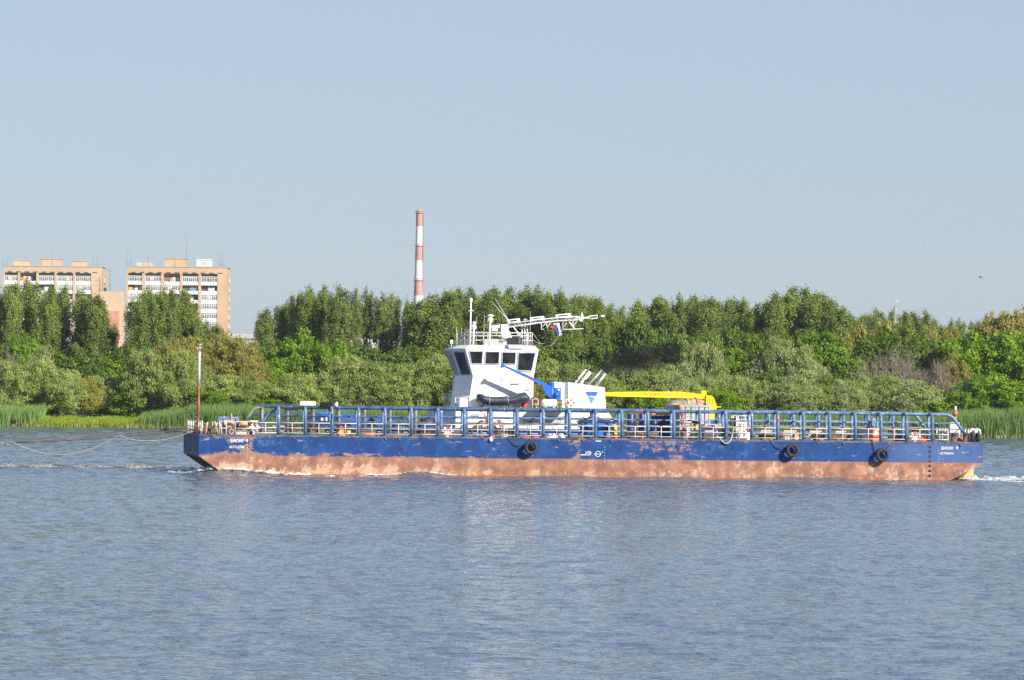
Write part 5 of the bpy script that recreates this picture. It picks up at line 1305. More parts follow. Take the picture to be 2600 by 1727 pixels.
# rope coil on a reel, generator, hose loop, frames
c = A(1767.5, 1106, .9); t = Thing('rope_reel', 'thick pale green mooring rope coiled round a low reel', 'rope reel', (c.x, .9, ZD))
m = MB()
for i in range(7): m.torus((c.x, .9, ZD + .12 + .095 * i), .36 + .03 * math.sin(i * 2.1), .065, 'z', 22, 6)
t.part('coil', m, M_greenrope)
m = MB(); m.cyl((c.x, .9, ZD + .014), (c.x, .9, ZD + 1.0), .2); m.box((c.x - .2, .7, ZD + .95), (c.x + .2, 1.1, ZD + 1.25)); t.part('core', m, M_orangewood)
m = MB(); m.cyl((c.x, .9, ZD + 1.26), (c.x, .9, ZD + 1.4), .38); t.part('cap', m, M_black)
a, b = bp(1790, 1077, 1822, 1110, 3.2, 4.6, ZD + .014); t = Thing('generator', 'grey diesel generator set right of the container', 'generator', ((a[0] + b[0]) / 2, 3.9, ZD))
m = MB(); m.box((a[0], 3.2, ZD + .45), (b[0], 4.6, b[2])); t.part('casing', m, M_lgrey)
m = MB(); m.box((a[0] + .2, 3.185, b[2] - .32), (b[0] - .25, 3.199, b[2] - .08)); t.part('grille', m, M_black)
m = MB(); m.box((a[0] - .1, 3.25, ZD + .014), (b[0] + .1, 4.55, ZD + .44)); t.part('skid', m, M_dgrey)
m = MB(); m.cyl((b[0] + .3, 3.8, ZD + .014), (b[0] + .3, 3.8, b[2] + .05), .26); t.part('tank', m, M_lgrey)
hose = [A(px, py, y) for px, py, y in ((1820, 1108, .3), (1828, 1113, .1), (1835, 1122, -.12), (1843, 1126, -.14), (1850, 1124, -.14), (1856, 1116, -.1), (1859, 1105, .0), (1862, 1092, .06), (1864, 1088, .3), (1868, 1096, .8), (1874, 1112, 1.0))]
solo('green_hose', 'pale green hose hanging in a loop over the deck edge', 'hose', MB().tube(smooth(hose), .06, 7), M_greenrope, hose[0])
a, b = bp(1870, 1056, 1904, 1114, 6, 8, ZD + .014); t = Thing('steel_rack', 'tall white framed rack of grey bottles behind the ring buoy', 'rack', ((a[0] + b[0]) / 2, 7, ZD))
m = MB()
for x in (a[0], (a[0] + b[0]) / 2 - .4, b[0]):
    for y in (6, 8): m.ibeam((x, y, ZD + .014), (x, y, b[2]), .07)
for z in (ZD + 1.2, b[2]):
    for y in (6, 8): m.ibeam((a[0], y, z), (b[0], y, z), .07)
t.part('frame', m, M_railwhite)
for i in range(5):
    m = MB(); x = a[0] + .25 + (b[0] - a[0] - .4) * i / 4; m.lathe((x, 7, 0), [(.13, ZD + .1), (.13, ZD + 1.35), (.05, ZD + 1.5), (.05, ZD + 1.6)], 10); t.part('gas_bottle', m, M_lgrey if i % 2 else M_bwhite)
deck_box('electric_cabinet', 'dark cabinet standing left of the white framed rack', 'cabinet', (1858, 1062, 1870, 1112), 6.2, 7.0, M_dgrey)
# planks, bundles and small orange chocks along the far side
for i, (p0, p1, py, lab) in enumerate(((1926, 1948, 1094, 'white plank pile right of the ring buoy, near the yellow crane'), (1984, 2010, 1095, 'short white planks behind the red banded guard frame'), (2050, 2074, 1096, 'pale planks midway along the rear deck'), (2116, 2136, 1098, 'pale planks farther back along the rear deck'))):
    a, b = A(p0, py, 7), A(p1, py, 7); m = MB()
    for q in range(3): m.box((a.x + .1 * q, 6.6 + .2 * q, ZD + .35 + .14 * q), (b.x + .2 * q, 7.3, ZD + .46 + .14 * q))
    for x in (a.x + .3, b.x - .3): m.box((x - .08, 6.7, ZD + .014), (x + .08, 7.2, ZD + .345))
    solo('plank_pile', lab, 'planks', m, M_plank, ((a.x + b.x) / 2, 7, ZD), 'planks on the rear deck')
for i, px in enumerate((1962, 2024, 2087, 2149)):
    a = A(px, 1110, 9); m = MB(); m.hexa([(a.x - .25, 8.7, ZD + .014), (a.x + .3, 8.7, ZD + .014), (a.x + .3, 9.2, ZD + .014), (a.x - .25, 9.2, ZD + .014)], [(a.x - .22, 8.8, ZD + .42), (a.x + .12, 8.8, ZD + .52), (a.x + .12, 9.1, ZD + .52), (a.x - .22, 9.1, ZD + .42)])
    solo('orange_chock', ['first', 'second', 'third', 'fourth'][i] + ' from left of the four small orange chocks on the rear deck', 'chock', m, M_orangewood, (a.x, 9, ZD), 'orange chocks on the rear deck')
for i, px in enumerate((2025, 2090, 2152)):
    a = A(px, 1100, 11); m = MB()
    for q in range(6): m.box((a.x - .3 + .1 * q, 10.8 + .04 * (q % 3), ZD + .014), (a.x - .23 + .1 * q, 10.9 + .04 * (q % 3), ZD + 1.0 + .1 * math.sin(q * 2.3)))
    m.box((a.x - .35, 10.76, ZD + .5), (a.x + .35, 10.79, ZD + .56))
    solo('slat_bundle', ['leftmost', 'middle one', 'rightmost'][i] + ' of the three upright brown slat bundles on the rear deck', 'timber', m, M_wood, (a.x, 11, ZD), 'slat bundles on the rear deck')
a, b = bp(2181, 1090, 2205, 1112, 6, 7.2, ZD + .014)
t = Thing('deck_locker', 'dark grey blue locker on the rear deck', 'locker', ((a[0] + b[0]) / 2, 6.6, ZD)); m = MB(); m.box(a, b); t.part('body', m, M_tarp)
m = MB(); m.box((a[0] - .04, 5.96, b[2] + .002), (b[0] + .04, 7.24, b[2] + .06)); t.part('lid', m, M_dgrey)
a, b = bp(2211, 1091, 2231, 1116, 1.0, 1.8, ZD + .014)
t = Thing('rescue_locker', 'orange slatted rescue locker behind the stern tyre ropes', 'locker', ((a[0] + b[0]) / 2, 1.4, ZD)); m = MB(); m.box((a[0], 1.0, ZD + .014), (b[0], 1.8, ZD + .5)); m.box((a[0], 1.0, ZD + .75), (b[0], 1.8, b[2])); t.part('body', m, M_orange)
m = MB(); m.tube([(a[0], 1.0, ZD + .5), (b[0], 1.0, ZD + .95)], .06, 6); m.box((a[0] + .02, 1.05, ZD + .502), (b[0] - .02, 1.75, ZD + .748)); t.part('white_slats', m, M_railwhite)
a, b = bp(2281, 1096, 2300, 1116, 4, 5, ZD + .014); t = Thing('hydraulic_pack', 'black hydraulic pack left of the stern ring buoy', 'machine', ((a[0] + b[0]) / 2, 4.5, ZD)); m = MB(); m.box(a, (b[0], 5, b[2] - .2)); t.part('body', m, M_black)
m = MB(); m.lathe(((a[0] + b[0]) / 2, 4.5, 0), [(.25, b[2] - .2), (.27, b[2] - .05), (.15, b[2] + .05)], 10); t.part('motor', m, M_dgrey); m = MB(); m.cyl((a[0] - .25, 4.2, ZD + .014), (a[0] - .25, 4.2, ZD + .9), .08); t.part('valve', m, M_red)
a, b = bp(2215, 1062, 2230, 1082, 13, 13.2); m = MB(); m.box(a, b); m.cyl((b[0] - .05, 13.1, ZD), (b[0] - .05, 13.1, b[2]), .04); solo('notice_board', 'small pale blue notice board at the far rail near the stern', 'board', m, M_blue_tube, (b[0], 13.1, ZD))

# rusty pipes, hoses and dunnage low on the deck
def pipes(label, p0, p1, yl, n, r_, mat, seed):
    rg = random.Random(seed); a, b = A(p0, 1100, yl), A(p1, 1100, yl); t = Thing('pipe_stack', label, 'pipes', ((a.x + b.x) / 2, yl, ZD), 'pipe stacks on deck')
    k = 0
    for lv in range(2):
        for i in range(n - lv):
            y = yl + (i + lv * .5) * r_ * 2.02; z = ZD + .09 + r_ + lv * r_ * 1.75
            t.part('pipe', MB().cyl((a.x + rg.uniform(0, .3), y, z), (b.x - rg.uniform(0, .3), y, z), r_, n=10), mat); k += 1
    for x in (a.x + .4, b.x - .4): t.part('bearer', MB().box((x - .08, yl - .1, ZD + .014), (x + .08, yl + n * r_ * 2.1, ZD + .088)), M_wood)
pipes('rusty pipe stack in front of the white planks right of the ring buoy', 1925, 1990, 4.2, 4, .11, M_rust, 1)
pipes('rusty pipe stack lying ahead of the orange rescue locker', 2060, 2165, 3.6, 4, .10, M_rust, 2)
pipes('brown pipe stack between the blue drums and the lower rail', 1585, 1675, 4.5, 4, .10, M_brown, 3)
pipes('dark pipe stack left of the orange marker pole', 880, 955, 5.5, 4, .11, M_brown, 4)
pipes('dark pipe stack left of the dusty tyre by the bollards', 1060, 1190, 5.0, 5, .11, M_brown, 5)
heap('hose_heap', 'black hose heap beside the dark grey blue locker', 'hose', 2166, 2182, 1098, 5.0, M_rubber, 11)
heap('hose_heap', 'black hose heap between the generator and the steel rack', 'hose', 1832, 1856, 1094, 4.0, M_rubber, 12)
heap('canvas_heap', 'brown canvas heap behind the two middle bollards', 'canvas', 1272, 1300, 1098, 4.0, M_canvas, 13)
# ================================================================== the white service vessel lying alongside, beyond the barge
VY = 15.8                                                   # its near side
ves = Thing('service_vessel', 'blue hulled service vessel with a white wheelhouse alongside the barge', 'ship', (27, 21, 0))
def px_prism(m, poly, y0, y1): return m.prism_y([(A(x, y, y0).x, A(x, y, y0).z) for x, y in poly], y0, y1)
VB = 27.5
a = A(806, 1046, VY); b = A(1150, 1078, VY); xs_ = A(1850, 1080, VY).x
m = MB()
sec = [(a.x, 4.6), (A(866, 1050, VY).x, 4.35), (A(905, 1052, VY).x, 4.3), (A(985, 1062, VY).x, 3.95), (b.x, 3.45), (xs_, 3.3)]
vs = []
for x, z in sec:
    f = min(1, max(0, (x - a.x) / 6.0)); half = (VB - VY) / 2; yc = (VB + VY) / 2; w = half * (.55 + .45 * f)
    xr = x + (1.2 * (1 - f))
    vs += [(xr, yc - w * .9, -.8), (x, yc - w, z), (x, yc + w, z), (xr, yc + w * .9, -.8)]
n = len(sec); fs = [(0, 1, 2, 3), tuple(4 * (n - 1) + q for q in (3, 2, 1, 0))]
for i in range(n - 1):
    for q in range(4): fs.append((4*i + q, 4*i + 4 + q, 4*i + 4 + (q + 1) % 4, 4*i + (q + 1) % 4))
m.add(vs, fs); hullv = ves.part('hull', m, M_hullblue2)
# raised bulwark pieces at the bow, one with a round fairlead
def bulwark(poly, yl, mat=M_hullblue2):
    m = MB(); px_prism(m, poly, yl, yl + .12); return ves.part('bulwark', m, mat)
yb = VY + .35
bulwark([(807, 1046), (837, 1046.5), (837, 1075), (807, 1075)], yb + 2.4)
bw = bulwark([(866, 1046), (905, 1051.5), (985, 1063), (1088, 1074), (1088, 1082), (866, 1082)], yb)
c = A(944, 1069, yb); m = MB(); m.torus((c.x, yb - .03, c.z), .19, .07, 'y', 20, 6); ves.part('fairlead', m, M_black, bw)
m = MB(); m.lathe((c.x, yb - .02, c.z), [(1e-4, 0), (.17, 0)], 16, 'y'); ves.part('fairlead_hole', m, M_black, bw)
a1, b1 = A(1003, 1087, VY - .02), A(1036, 1087, VY - .02)
def vlet(body, px0, px1, py, yl, h, mat, bold=.02): a, b = A(px0, py, yl), A(px1, py, yl); return lettering(ves, body, a.x, b.x, a.z, h, mat, yl, bold)
m = MB(); px_prism(m, [(1000, 1076.5), (1052, 1078), (1052, 1094), (1000, 1093)], VY - .3, VY - .26); ves.part('name_board', m, M_hullblue2)
vlet('СКО', 1004, 1034, 1087, VY - .31, .34, M_letter)
m = MB(); px_prism(m, [(815, 1061), (821, 1061), (821, 1072), (815, 1072)], VY + 1.5, VY + 1.9); px_prism(m, [(827, 1060), (831, 1060), (831, 1073), (827, 1073)], VY + 1.5, VY + 1.9); ves.part('bitts', m, M_white)
# lower deckhouse and boat deck
ZB = 5.10
x0, x1 = A(1157, 1060, 16.9).x, A(1543, 1060, 16.9).x; xf = A(1115, 1060, 22).x
m = MB()
pl = [(x0, 16.9), (x1, 16.9), (x1, 26.5), (x0 - 1.0, 26.5), (x0 - 1.0, 20.0)]
m.hexa([(x, y, 2.9) for x, y in pl], [(x, y, ZB - .12) for x, y in pl]); lower = ves.part('lower_deckhouse', m, M_white)
m = MB(); pl = [(x0 - .1, 16.7), (x1 + .1, 16.7), (x1 + .1, 26.7), (x0 - 1.6, 26.7), (x0 - 1.6, 19.5)]
m.hexa([(x, y, ZB - .118) for x, y in pl], [(x, y, ZB) for x, y in pl]); ves.part('boat_deck', m, M_white)
m = MB(); m.box((A(1352, 1040, 15.5).x, 15.45, ZB - .115), (A(1438, 1040, 15.5).x, 16.698, ZB - .003)); ves.part('deck_wing', m, M_white)
# slope at the after end of the deckhouse, the recess's shade as a flat grey panel, and its window
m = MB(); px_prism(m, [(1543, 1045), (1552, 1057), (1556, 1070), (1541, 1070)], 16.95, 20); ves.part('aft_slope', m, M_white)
recess_shade = [(1328, 1056), (1438, 1056), (1432, 1061), (1420, 1080), (1328, 1082)]
m = MB(); px_prism(m, recess_shade, 16.87, 16.895); ves.part('recess', m, M_lgrey, lower)
m = MB(); px_prism(m, [(1342, 1070), (1352, 1070), (1352, 1076), (1342, 1076)], 16.85, 16.868); ves.part('window', m, M_glass, lower)
m = MB(); px_prism(m, [(1198, 1052), (1222, 1050), (1217, 1056), (1196, 1057)], 16.82, 16.9); ves.part('vent_hood', m, M_lgrey, lower)
m = MB(); p = A(1216, 1069, 16.85); q = A(1227, 1075, 16.85); m.tube([(p.x, 16.8, p.z), (q.x, 16.8, p.z), (q.x, 16.8, q.z)], .04, 6); ves.part('grab_pipe', m, M_dgrey, lower)
m = MB(); p = A(1233, 1048, 16.85); m.tube([(p.x, 16.8, p.z), (p.x - .03, 16.75, p.z - .2), (p.x + .22, 16.8, p.z - .28)], .04, 6); ves.part('pipe_bend', m, M_orangewood, lower)
a2 = A(1126, 1069, 21.0); m = MB(); m.box((x0 - 1.06, 20.5, a2.z - .22), (x0 - 1.01, 22.6, a2.z + .25)); ves.part('front_board', m, M_bwhite, lower)
m = MB(); m.torus((x0 - 1.09, 21.3, a2.z), .16, .07, 'x', 14, 5); m.box((x0 - 1.10, 22.0, a2.z - .12), (x0 - 1.07, 22.4, a2.z + .12)); ves.part('front_board_mark', m, M_red, lower)
ring = [(1236, 1074), (1267, 1079)]
ring_buoy(1236, 1074, 16.7, 'orange ring buoy on the white deckhouse wall, left of the pair', .42, False)
ring_buoy(1267, 1079, 16.7, 'orange ring buoy on the white deckhouse wall, right of the pair', .42, False)
ring_buoy(1450, 1023, 16.4, 'small orange ring buoy on the boat deck rail beside the funnel', .28, False)

# wheelhouse: rings of (z, near corner x, rear x, near side y)
WB, WF = 25.4, 18.0
def ringpts(z, xn, xr, y0, y1, dx, dy):
    return [(xn, y0, z), (xr, y0, z), (xr, y1, z), (xn, y1, z), (xn - dx, y1 - dy, z), (xn - dx, y0 + dy, z)]
R0_ = ringpts(ZB, A(1188, 1036, WF).x, A(1353, 1036, WF).x, WF, WB, .75, 2.0)
R1_ = ringpts(A(1201, 955, WF).z, A(1201, 955, WF).x, A(1355, 953, WF).x, WF, WB, .75, 2.0)
YE = 17.72
ze = A(1181.5, 886, YE).z
R2_ = ringpts(ze, A(1181.5, 886, YE).x, A(1368, 888, YE).x, YE, WB + .28, .85, 2.0)
zr = A(1190, 876, 18.2).z
R3_ = ringpts(zr, A(1191, 876, 18.4).x, A(1357, 878, 18.4).x, 18.25, WB - .3, .6, 1.8)
m = MB()
for lo, hi in ((R0_, R1_), (R1_, R2_), (R2_, R3_)):
    m.add(lo + hi, [(i, (i + 1) % 6, 6 + (i + 1) % 6, 6 + i) for i in range(6)])
m.add(R3_, [(0, 1, 2, 3, 4, 5)]); m.add(R0_, [(5, 4, 3, 2, 1, 0)])
wh = ves.part('wheelhouse', m, M_white)
m = MB(); e = .06
m.tube([Vector(p) for p in R2_] + [Vector(R2_[0])], .05, 5, cap=False); ves.part('eave_strip', m, M_white, wh)
def wall_y(z): return WF + (YE - WF) * (z - R1_[0][2]) / (ze - R1_[0][2])
M_frame = paint('window_frame_grey', (0.50, 0.50, 0.49), 0.5)
def win(quad):
    P = []
    for x, y in quad:
        v = A(x, y, 17.85); P.append(Vector((v.x, wall_y(v.z), v.z)))
    c = sum(P, Vector()) / 4
    fo = [c + (p - c) * 1.09 + Vector((0, -.012, 0)) for p in P]; gi = [c + (p - c) * .97 + Vector((0, -.022, 0)) for p in P]
    fo2 = [p + Vector((0, -.05, 0)) for p in fo]; gi2 = [c + (p - c) * .97 + Vector((0, -.062, 0)) for p in P]
    m = MB(); m.add(fo2 + gi2 + fo, [(i, (i + 1) % 4, 4 + (i + 1) % 4, 4 + i) for i in range(4)] + [(8 + i, 8 + (i + 1) % 4, (i + 1) % 4, i) for i in range(4)])
    f = ves.part('window', m, M_frame, wh)
    m = MB(); m.add(gi, [(0, 1, 2, 3)])
    o = ves.part('window_pane', m, M_glass, wh)
z3 = lambda x, y: (1080 + x / 4.356, 720 + y / 4.356)
for q in ([(512, 885), (625, 885), (632, 752), (485, 752)], [(660, 888), (810, 888), (815, 757), (668, 757)], [(848, 888), (992, 890), (997, 765), (850, 762)], [(1020, 960), (1175, 965), (1212, 768), (1028, 768)]):
    win([z3(*p) for p in q])
def facet_win(i, j, u0, u1, v0, v1):
    a, b, c, d = Vector(R1_[i]), Vector(R1_[j]), Vector(R2_[j]), Vector(R2_[i])
    f = lambda u, v: (a.lerp(b, u)).lerp(d.lerp(c, u), v)
    nrm = (b - a).cross(d - a).normalized()
    if nrm.x > 0: nrm = -nrm
    m = MB(); k = .03
    m.add([f(u0 - .05, v0 - .03) + nrm * k, f(u1 + .05, v0 - .03) + nrm * k, f(u1 + .05, v1 + .03) + nrm * k, f(u0 - .05, v1 + .03) + nrm * k, f(u0, v0) + nrm * k, f(u1, v0) + nrm * k, f(u1, v1) + nrm * k, f(u0, v1) + nrm * k,
           f(u0 - .05, v0 - .03), f(u1 + .05, v0 - .03), f(u1 + .05, v1 + .03), f(u0 - .05, v1 + .03)],
          [(q, (q + 1) % 4, 4 + (q + 1) % 4, 4 + q) for q in range(4)] + [(8 + q, 8 + (q + 1) % 4, (q + 1) % 4, q) for q in range(4)])
    ves.part('window', m, M_frame, wh)
    m = MB(); m.add([f(u, v) + nrm * .012 for u, v in ((u0, v0), (u1, v0), (u1, v1), (u0, v1))], [(0, 1, 2, 3)])
    ves.part('window_pane', m, M_glass, wh)
facet_win(5, 0, .14, .84, .06, .88)
for u in (.06, .38, .70): facet_win(4, 5, u, u + .25, .06, .9)
facet_win(3, 4, .14, .84, .06, .88)
m = MB(); px_prism(m, [(1297, 976), (1300, 971), (1322, 970.5), (1318, 975)], WF - .14, WF - .002); ves.part('vent_hood', m, M_lgrey, wh)
m = MB(); px_prism(m, [(1333, 989), (1343, 989), (1343, 992), (1333, 992)], WF - .01, WF - .002); ves.part('notice_plate', m, M_green, wh)
m = MB(); p0 = A(1353, 1036, 18.6); p1 = A(1354.5, 960, 18.6); m.box((p0.x + .02, 18.4, ZB), (p0.x + .06, 18.9, ZB + 2.0)); ves.part('red_door_edge', m, M_red, wh)
# roof rail and masts
def tube2(pts, r, n=6): return MB().tube(pts, r, n)
ry0, ry1 = 18.6, 24.0
rx0, rx1 = A(1158, 870, 18.6).x + 1.35, A(1351, 878, 18.6).x
ztop = A(1250, 844, 18.6).z
m = MB()
loop = [(rx0, ry0), (rx1, ry0), (rx1, ry1), (rx0 - .55, ry1), (rx0 - .55, ry0 + 1.2), (rx0, ry0)]
for z in (zr + .42, zr + .78, ztop): m.tube([(x, y, z) for x, y in loop], .033, 6)
for (xa, ya), (xb, yb_) in zip(loop[:-1], loop[1:]):
    d = math.hypot(xb - xa, yb_ - ya); n = max(1, int(d / .95))
    for i in range(n): f = i / n; m.tube([(xa + (xb - xa) * f, ya + (yb_ - ya) * f, zr), (xa + (xb - xa) * f, ya + (yb_ - ya) * f, ztop)], .03, 6)
ves.part('roof_railing', m, M_railwhite)
def up(px, py0, py1, yl, r0, r1=None, n=8):
    a, b = A(px, py0, yl), A(px, py1, yl); a.z = zr
    b.x = a.x + .03; return MB().tube([a, b], [r0, r0 if r1 is None else r1], n), b
m, tp = up(1193.5, 874, 766, 20, .085, .06); mst = ves.part('roof_mast', m, M_white)
m = MB(); m.lathe((tp.x, 20, tp.z), [(.1, -.02), (.12, .05), (.12, .22), (.07, .29), (1e-4, .3)], 12); m.box((tp.x - .2, 19.9, tp.z - .75), (tp.x + .2, 20.1, tp.z - .70)); ves.part('mast_antenna', m, M_white, mst)
def radome(px, pybase, pyc, yl, r, cap, cmat=M_white):
    m, tp = up(px, 874, pybase, yl, .08); o = ves.part('radome_post', m, M_white)
    m = MB(); m.lathe((tp.x, yl, tp.z), [(.07, 0), (r * .7, .06), (r, .2), (r * .98, .32), (r * .55, .44), (r * .3, .48)], 14); ves.part('radome', m, M_white, o)
    m = MB(); m.lathe((tp.x + .02, yl, tp.z + .48), [(.05, 0), (cap, .04), (cap, .13), (cap * .6, .19), (1e-4, .2)], 14); ves.part('antenna_dome', m, cmat, o)
radome(1201.5, 838, 828, 20.5, .21, .15); radome(1243, 820, 808, 20, .24, .28)
for px, py in ((1209, 803), (1228, 797), (1158, 829), (1170, 833), (1345, 795)):
    m, tp = up(px, 874, py, 21, .022, .012, 5); ves.part('whip_antenna', m, M_railwhite)
for px0, px1, py0, py1, mat in ((1177, 1190, 835, 872, M_dgrey), (1228, 1285, 861, 872, M_lgrey)):
    a, b = A(px0, py0, 22), A(px1, py1, 22); m = MB(); m.box((a.x, 21.6, zr), (b.x, 22.8, a.z)); ves.part('roof_box', m, mat)
a, b = A(1292, 857, 17.9), A(1325, 874, 17.9); m = MB(); m.box((a.x, 17.7, b.z + .02), (b.x, 18.6, a.z)); ves.part('loudspeaker', m, M_black)
m = MB(); m.lathe(((a.x + b.x) / 2 + .25, 17.75, 0), [(.16, b.z + .05), (.2, b.z + .2), (.15, b.z + .3), (.2, b.z + .42), (.12, a.z + .1)], 12); ves.part('searchlight', m, M_dgrey)
a, b = A(1290, 875, 17.5), A(1325.5, 886, 17.5); m = MB(); m.hexa([(a.x + .08, 17.6, b.z), (b.x, 17.6, b.z), (b.x, 18.4, b.z), (a.x + .08, 18.4, b.z)], [(a.x, 17.45, a.z), (b.x + .03, 17.45, a.z), (b.x + .03, 18.4, a.z), (a.x, 18.4, a.z)]); ves.part('light_platform', m, M_white)
p = A(1146, 869, 20.5); m = MB(); m.box((p.x - .1, 20.4, p.z - .1), (p.x + .12, 20.6, p.z + .18)); m.cyl((p.x, 20.5, p.z - .35), (p.x, 20.5, p.z), .03); ves.part('floodlight', m, M_white)
# tabernacle and the folded lattice mast
YM = 21.5
z2 = lambda x, y: A(1290 + x / 8.744, 780 + y / 8.744, YM)
a, b = A(1244, 831, YM), A(1274, 828.5, YM); m = MB(); m.tube([a, b], .14, 8); tab = ves.part('mast_arm', m, M_white)
m = MB(); px_prism(m, [(1273, 823.5), (1290, 824), (1291, 836), (1300, 857), (1281, 860), (1274, 850)], YM - .3, YM + .3); ves.part('mast_foot', m, M_white)
m = MB(); a = A(1281, 852, YM - .3); m.torus((a.x + .12, YM - .36, a.z), .2, .05, 'y', 16, 6); ves.part('mast_winch', m, M_white)
a = A(1256, 838, YM - .2); m = MB(); m.box((a.x - .22, YM - .4, a.z - .09), (a.x + .22, YM - .2, a.z + .1)); ves.part('lamp_box', m, M_white)
m = MB(); m.tube([z2(-10, 440), z2(600, 355), z2(1100, 300), z2(1580, 275)], [.10, .09, .08, .07], 8)
up_, sd_ = Vector((0, 0, .24)), Vector((0, .34, 0))
def mast_at(f):
    P = [z2(-10, 440), z2(600, 355), z2(1100, 300), z2(1580, 275)]; i = min(2, int(f * 3)); return P[i].lerp(P[i + 1], f * 3 - i)
for off in (up_ + sd_, up_ - sd_): m.tube([mast_at(f) + off for f in (0, .33, .66, 1)], .04, 6)
for i in range(16):
    a, b = mast_at(i / 16), mast_at((i + 1) / 16); o1 = up_ + sd_ * (1 if i % 2 else -1); o2 = up_ + sd_ * (-1 if i % 2 else 1)
    m.tube([a + o1, b], .025, 5); m.tube([a + o1, b + o2], .025, 5)
fm = ves.part('folded_mast', m, M_white)
m = MB(); m.tube([z2(1400, 300), z2(1560, 235)], .08, 6); m.tube([z2(1640, 260), z2(1700, 240), z2(1800, 235)], .08, 6); px_prism(m, [(1290 + 1560 / 8.744, 780 + 235 / 8.744), (1290 + 1690 / 8.744, 780 + 235 / 8.744), (1290 + 1650 / 8.744, 780 + 310 / 8.744), (1290 + 1600 / 8.744, 780 + 315 / 8.744)], YM - .15, YM + .15)
m.tube([z2(1620, 250), z2(1640, 120), z2(1670, 240)], .07, 6)
ves.part('mast_tip', m, M_white, fm)
def framed(pts, r=.045, extra=()):
    m = MB(); m.tube([z2(*p) for p in pts], r, 6)
    for p, q in extra: m.tube([z2(*p), z2(*q)], r * .8, 6)
    return m
for x0_, x1_, yt, yb2 in ((0, 250, 262, 400), (510, 790, 210, 330), (1075, 1380, 150, 280)):
    mm = framed([(x0_, yb2), (x0_, yt + 25), (x1_, yt), (x1_ + 20, yb2 - 25)], .055, [((x0_, (yt + yb2) / 2 + 10), (x1_, (yt + yb2) / 2 - 12)), ((x1_ - 30, yt + 4), (x1_ - 20, yb2 - 25)), ((x0_ + 30, yt + 22), (x0_ + 30, yb2))])
    # the hoop has depth: repeat on the other side with cross bars
    o = len(mm.v); mm.v = mm.v + [(p[0], p[1] + .5, p[2]) for p in mm.v]; nf = len(mm.f); mm.f = mm.f + [tuple(i + o for i in f) for f in mm.f]; mm.mi = mm.mi * 2; mm.sm = mm.sm * 2
    ves.part('mast_hoop', mm, M_white, fm)
ves.part('mast_hoop', framed([(1760, 235), (1770, 210), (1985, 182), (1985, 240), (1800, 262)], .05), M_white, fm)
for pts in ([(740, 360), (740, 500), (800, 490)], [(850, 350), (880, 515), (1200, 525)], [(1215, 340), (1215, 495), (1480, 490), (1670, 478)], [(1440, 310), (1450, 480)]):
    ves.part('mast_bracket', framed(pts, .04, [((pts[0][0] + 20, pts[1][1] - 60), (pts[0][0] + 85, pts[0][1] + 5))]), M_railwhite, fm)
ves.part('mast_bracket', framed([(1360, 330), (1480, 490)], .06), M_white, fm)
for x, y, mat in ((235, 412, M_red), (1345, 300, M_red), (785, 352, M_black), (650, 360, M_dgrey), (380, 285, M_lgrey), (400, 295, M_black), (930, 240, M_dgrey), (1160, 235, M_red), (1495, 185, M_dgrey), (1625, 350, M_black), (2040, 225, M_dgrey), (2100, 200, M_white)):
    m = MB(); a, b = z2(x - 40, y + 5), z2(x + 40, y - 5); m.tube([a, a.lerp(b, .15), a.lerp(b, .45), a.lerp(b, .5), a.lerp(b, .85), b], [.05, .09, .09, .06, .09, .05], 8); ves.part('signal_lamp', m, mat, fm)
m = MB()
for px in (1325.5, 1332.5, 1339): a, b = A(px, 874, 22), A(px, 824, 22); m.tube([(a.x, 22, zr), b], .045, 6)
a, b = A(1303, 830, YM - .4), A(1327, 858, YM - .4); m.tube([a, (b.x, YM - .4, zr + .6)], .06, 6)
ves.part('mast_crutch', m, M_white)
m = MB(); m.tube([A(1291.5, 828, YM), A(1291.5, 814, YM), A(1246, 764, YM)], [.05, .035, .012], 5); m.tube([A(1293, 816, YM + .3), A(1256, 757, YM + .3)], [.03, .012], 5); ves.part('whip_antenna', m, M_railwhite)
for pts in ([(1351, 862), (1368, 872), (1386, 872)], [(1416, 853), (1409, 868), (1398, 877), (1386, 880)], [(1352, 845), (1363, 860), (1372, 872)]):
    P = [A(x, y, 22.5) for x, y in pts]; ves.part('guy_rope', MB().tube(smooth(P), .022, 4), M_rope)
# flag bunched under the mast
vs, fs, mi = [], [], []
cols_ = [[(1405, 822), (1420, 820), (1425, 838), (1427, 851), (1420, 853)], [(1404, 826), (1412, 822), (1418, 835), (1420, 850), (1417, 852)], [(1396, 829), (1407, 827), (1411, 833), (1411, 836), (1400, 833)]]
m = MB()
for k, poly in enumerate(cols_):
    m.cur = k; yl = YM - .25 - .05 * k
    P = [A(x, y, yl + .07 * math.sin(i * 1.9 + k)) for i, (x, y) in enumerate(poly)]
    Q = [p + Vector((.01, .06, 0)) for p in P]; n = len(P)
    m.add(P + Q, [tuple(range(n)), tuple(range(n, 2 * n))[::-1]] + [(i, (i + 1) % n, n + (i + 1) % n, n + i) for i in range(n)])
M_flagblue = paint('flag_blue', (0.05, 0.09, 0.45), 0.7); M_flagred = paint('flag_red', (0.70, 0.07, 0.04), 0.7); M_flagwhite = paint('flag_white', (0.75, 0.74, 0.74), 0.7)
solo('flag', 'limp white blue and red flag hanging under the folded mast', 'flag', m, [M_flagwhite, M_flagblue, M_flagred], A(1412, 823, YM))

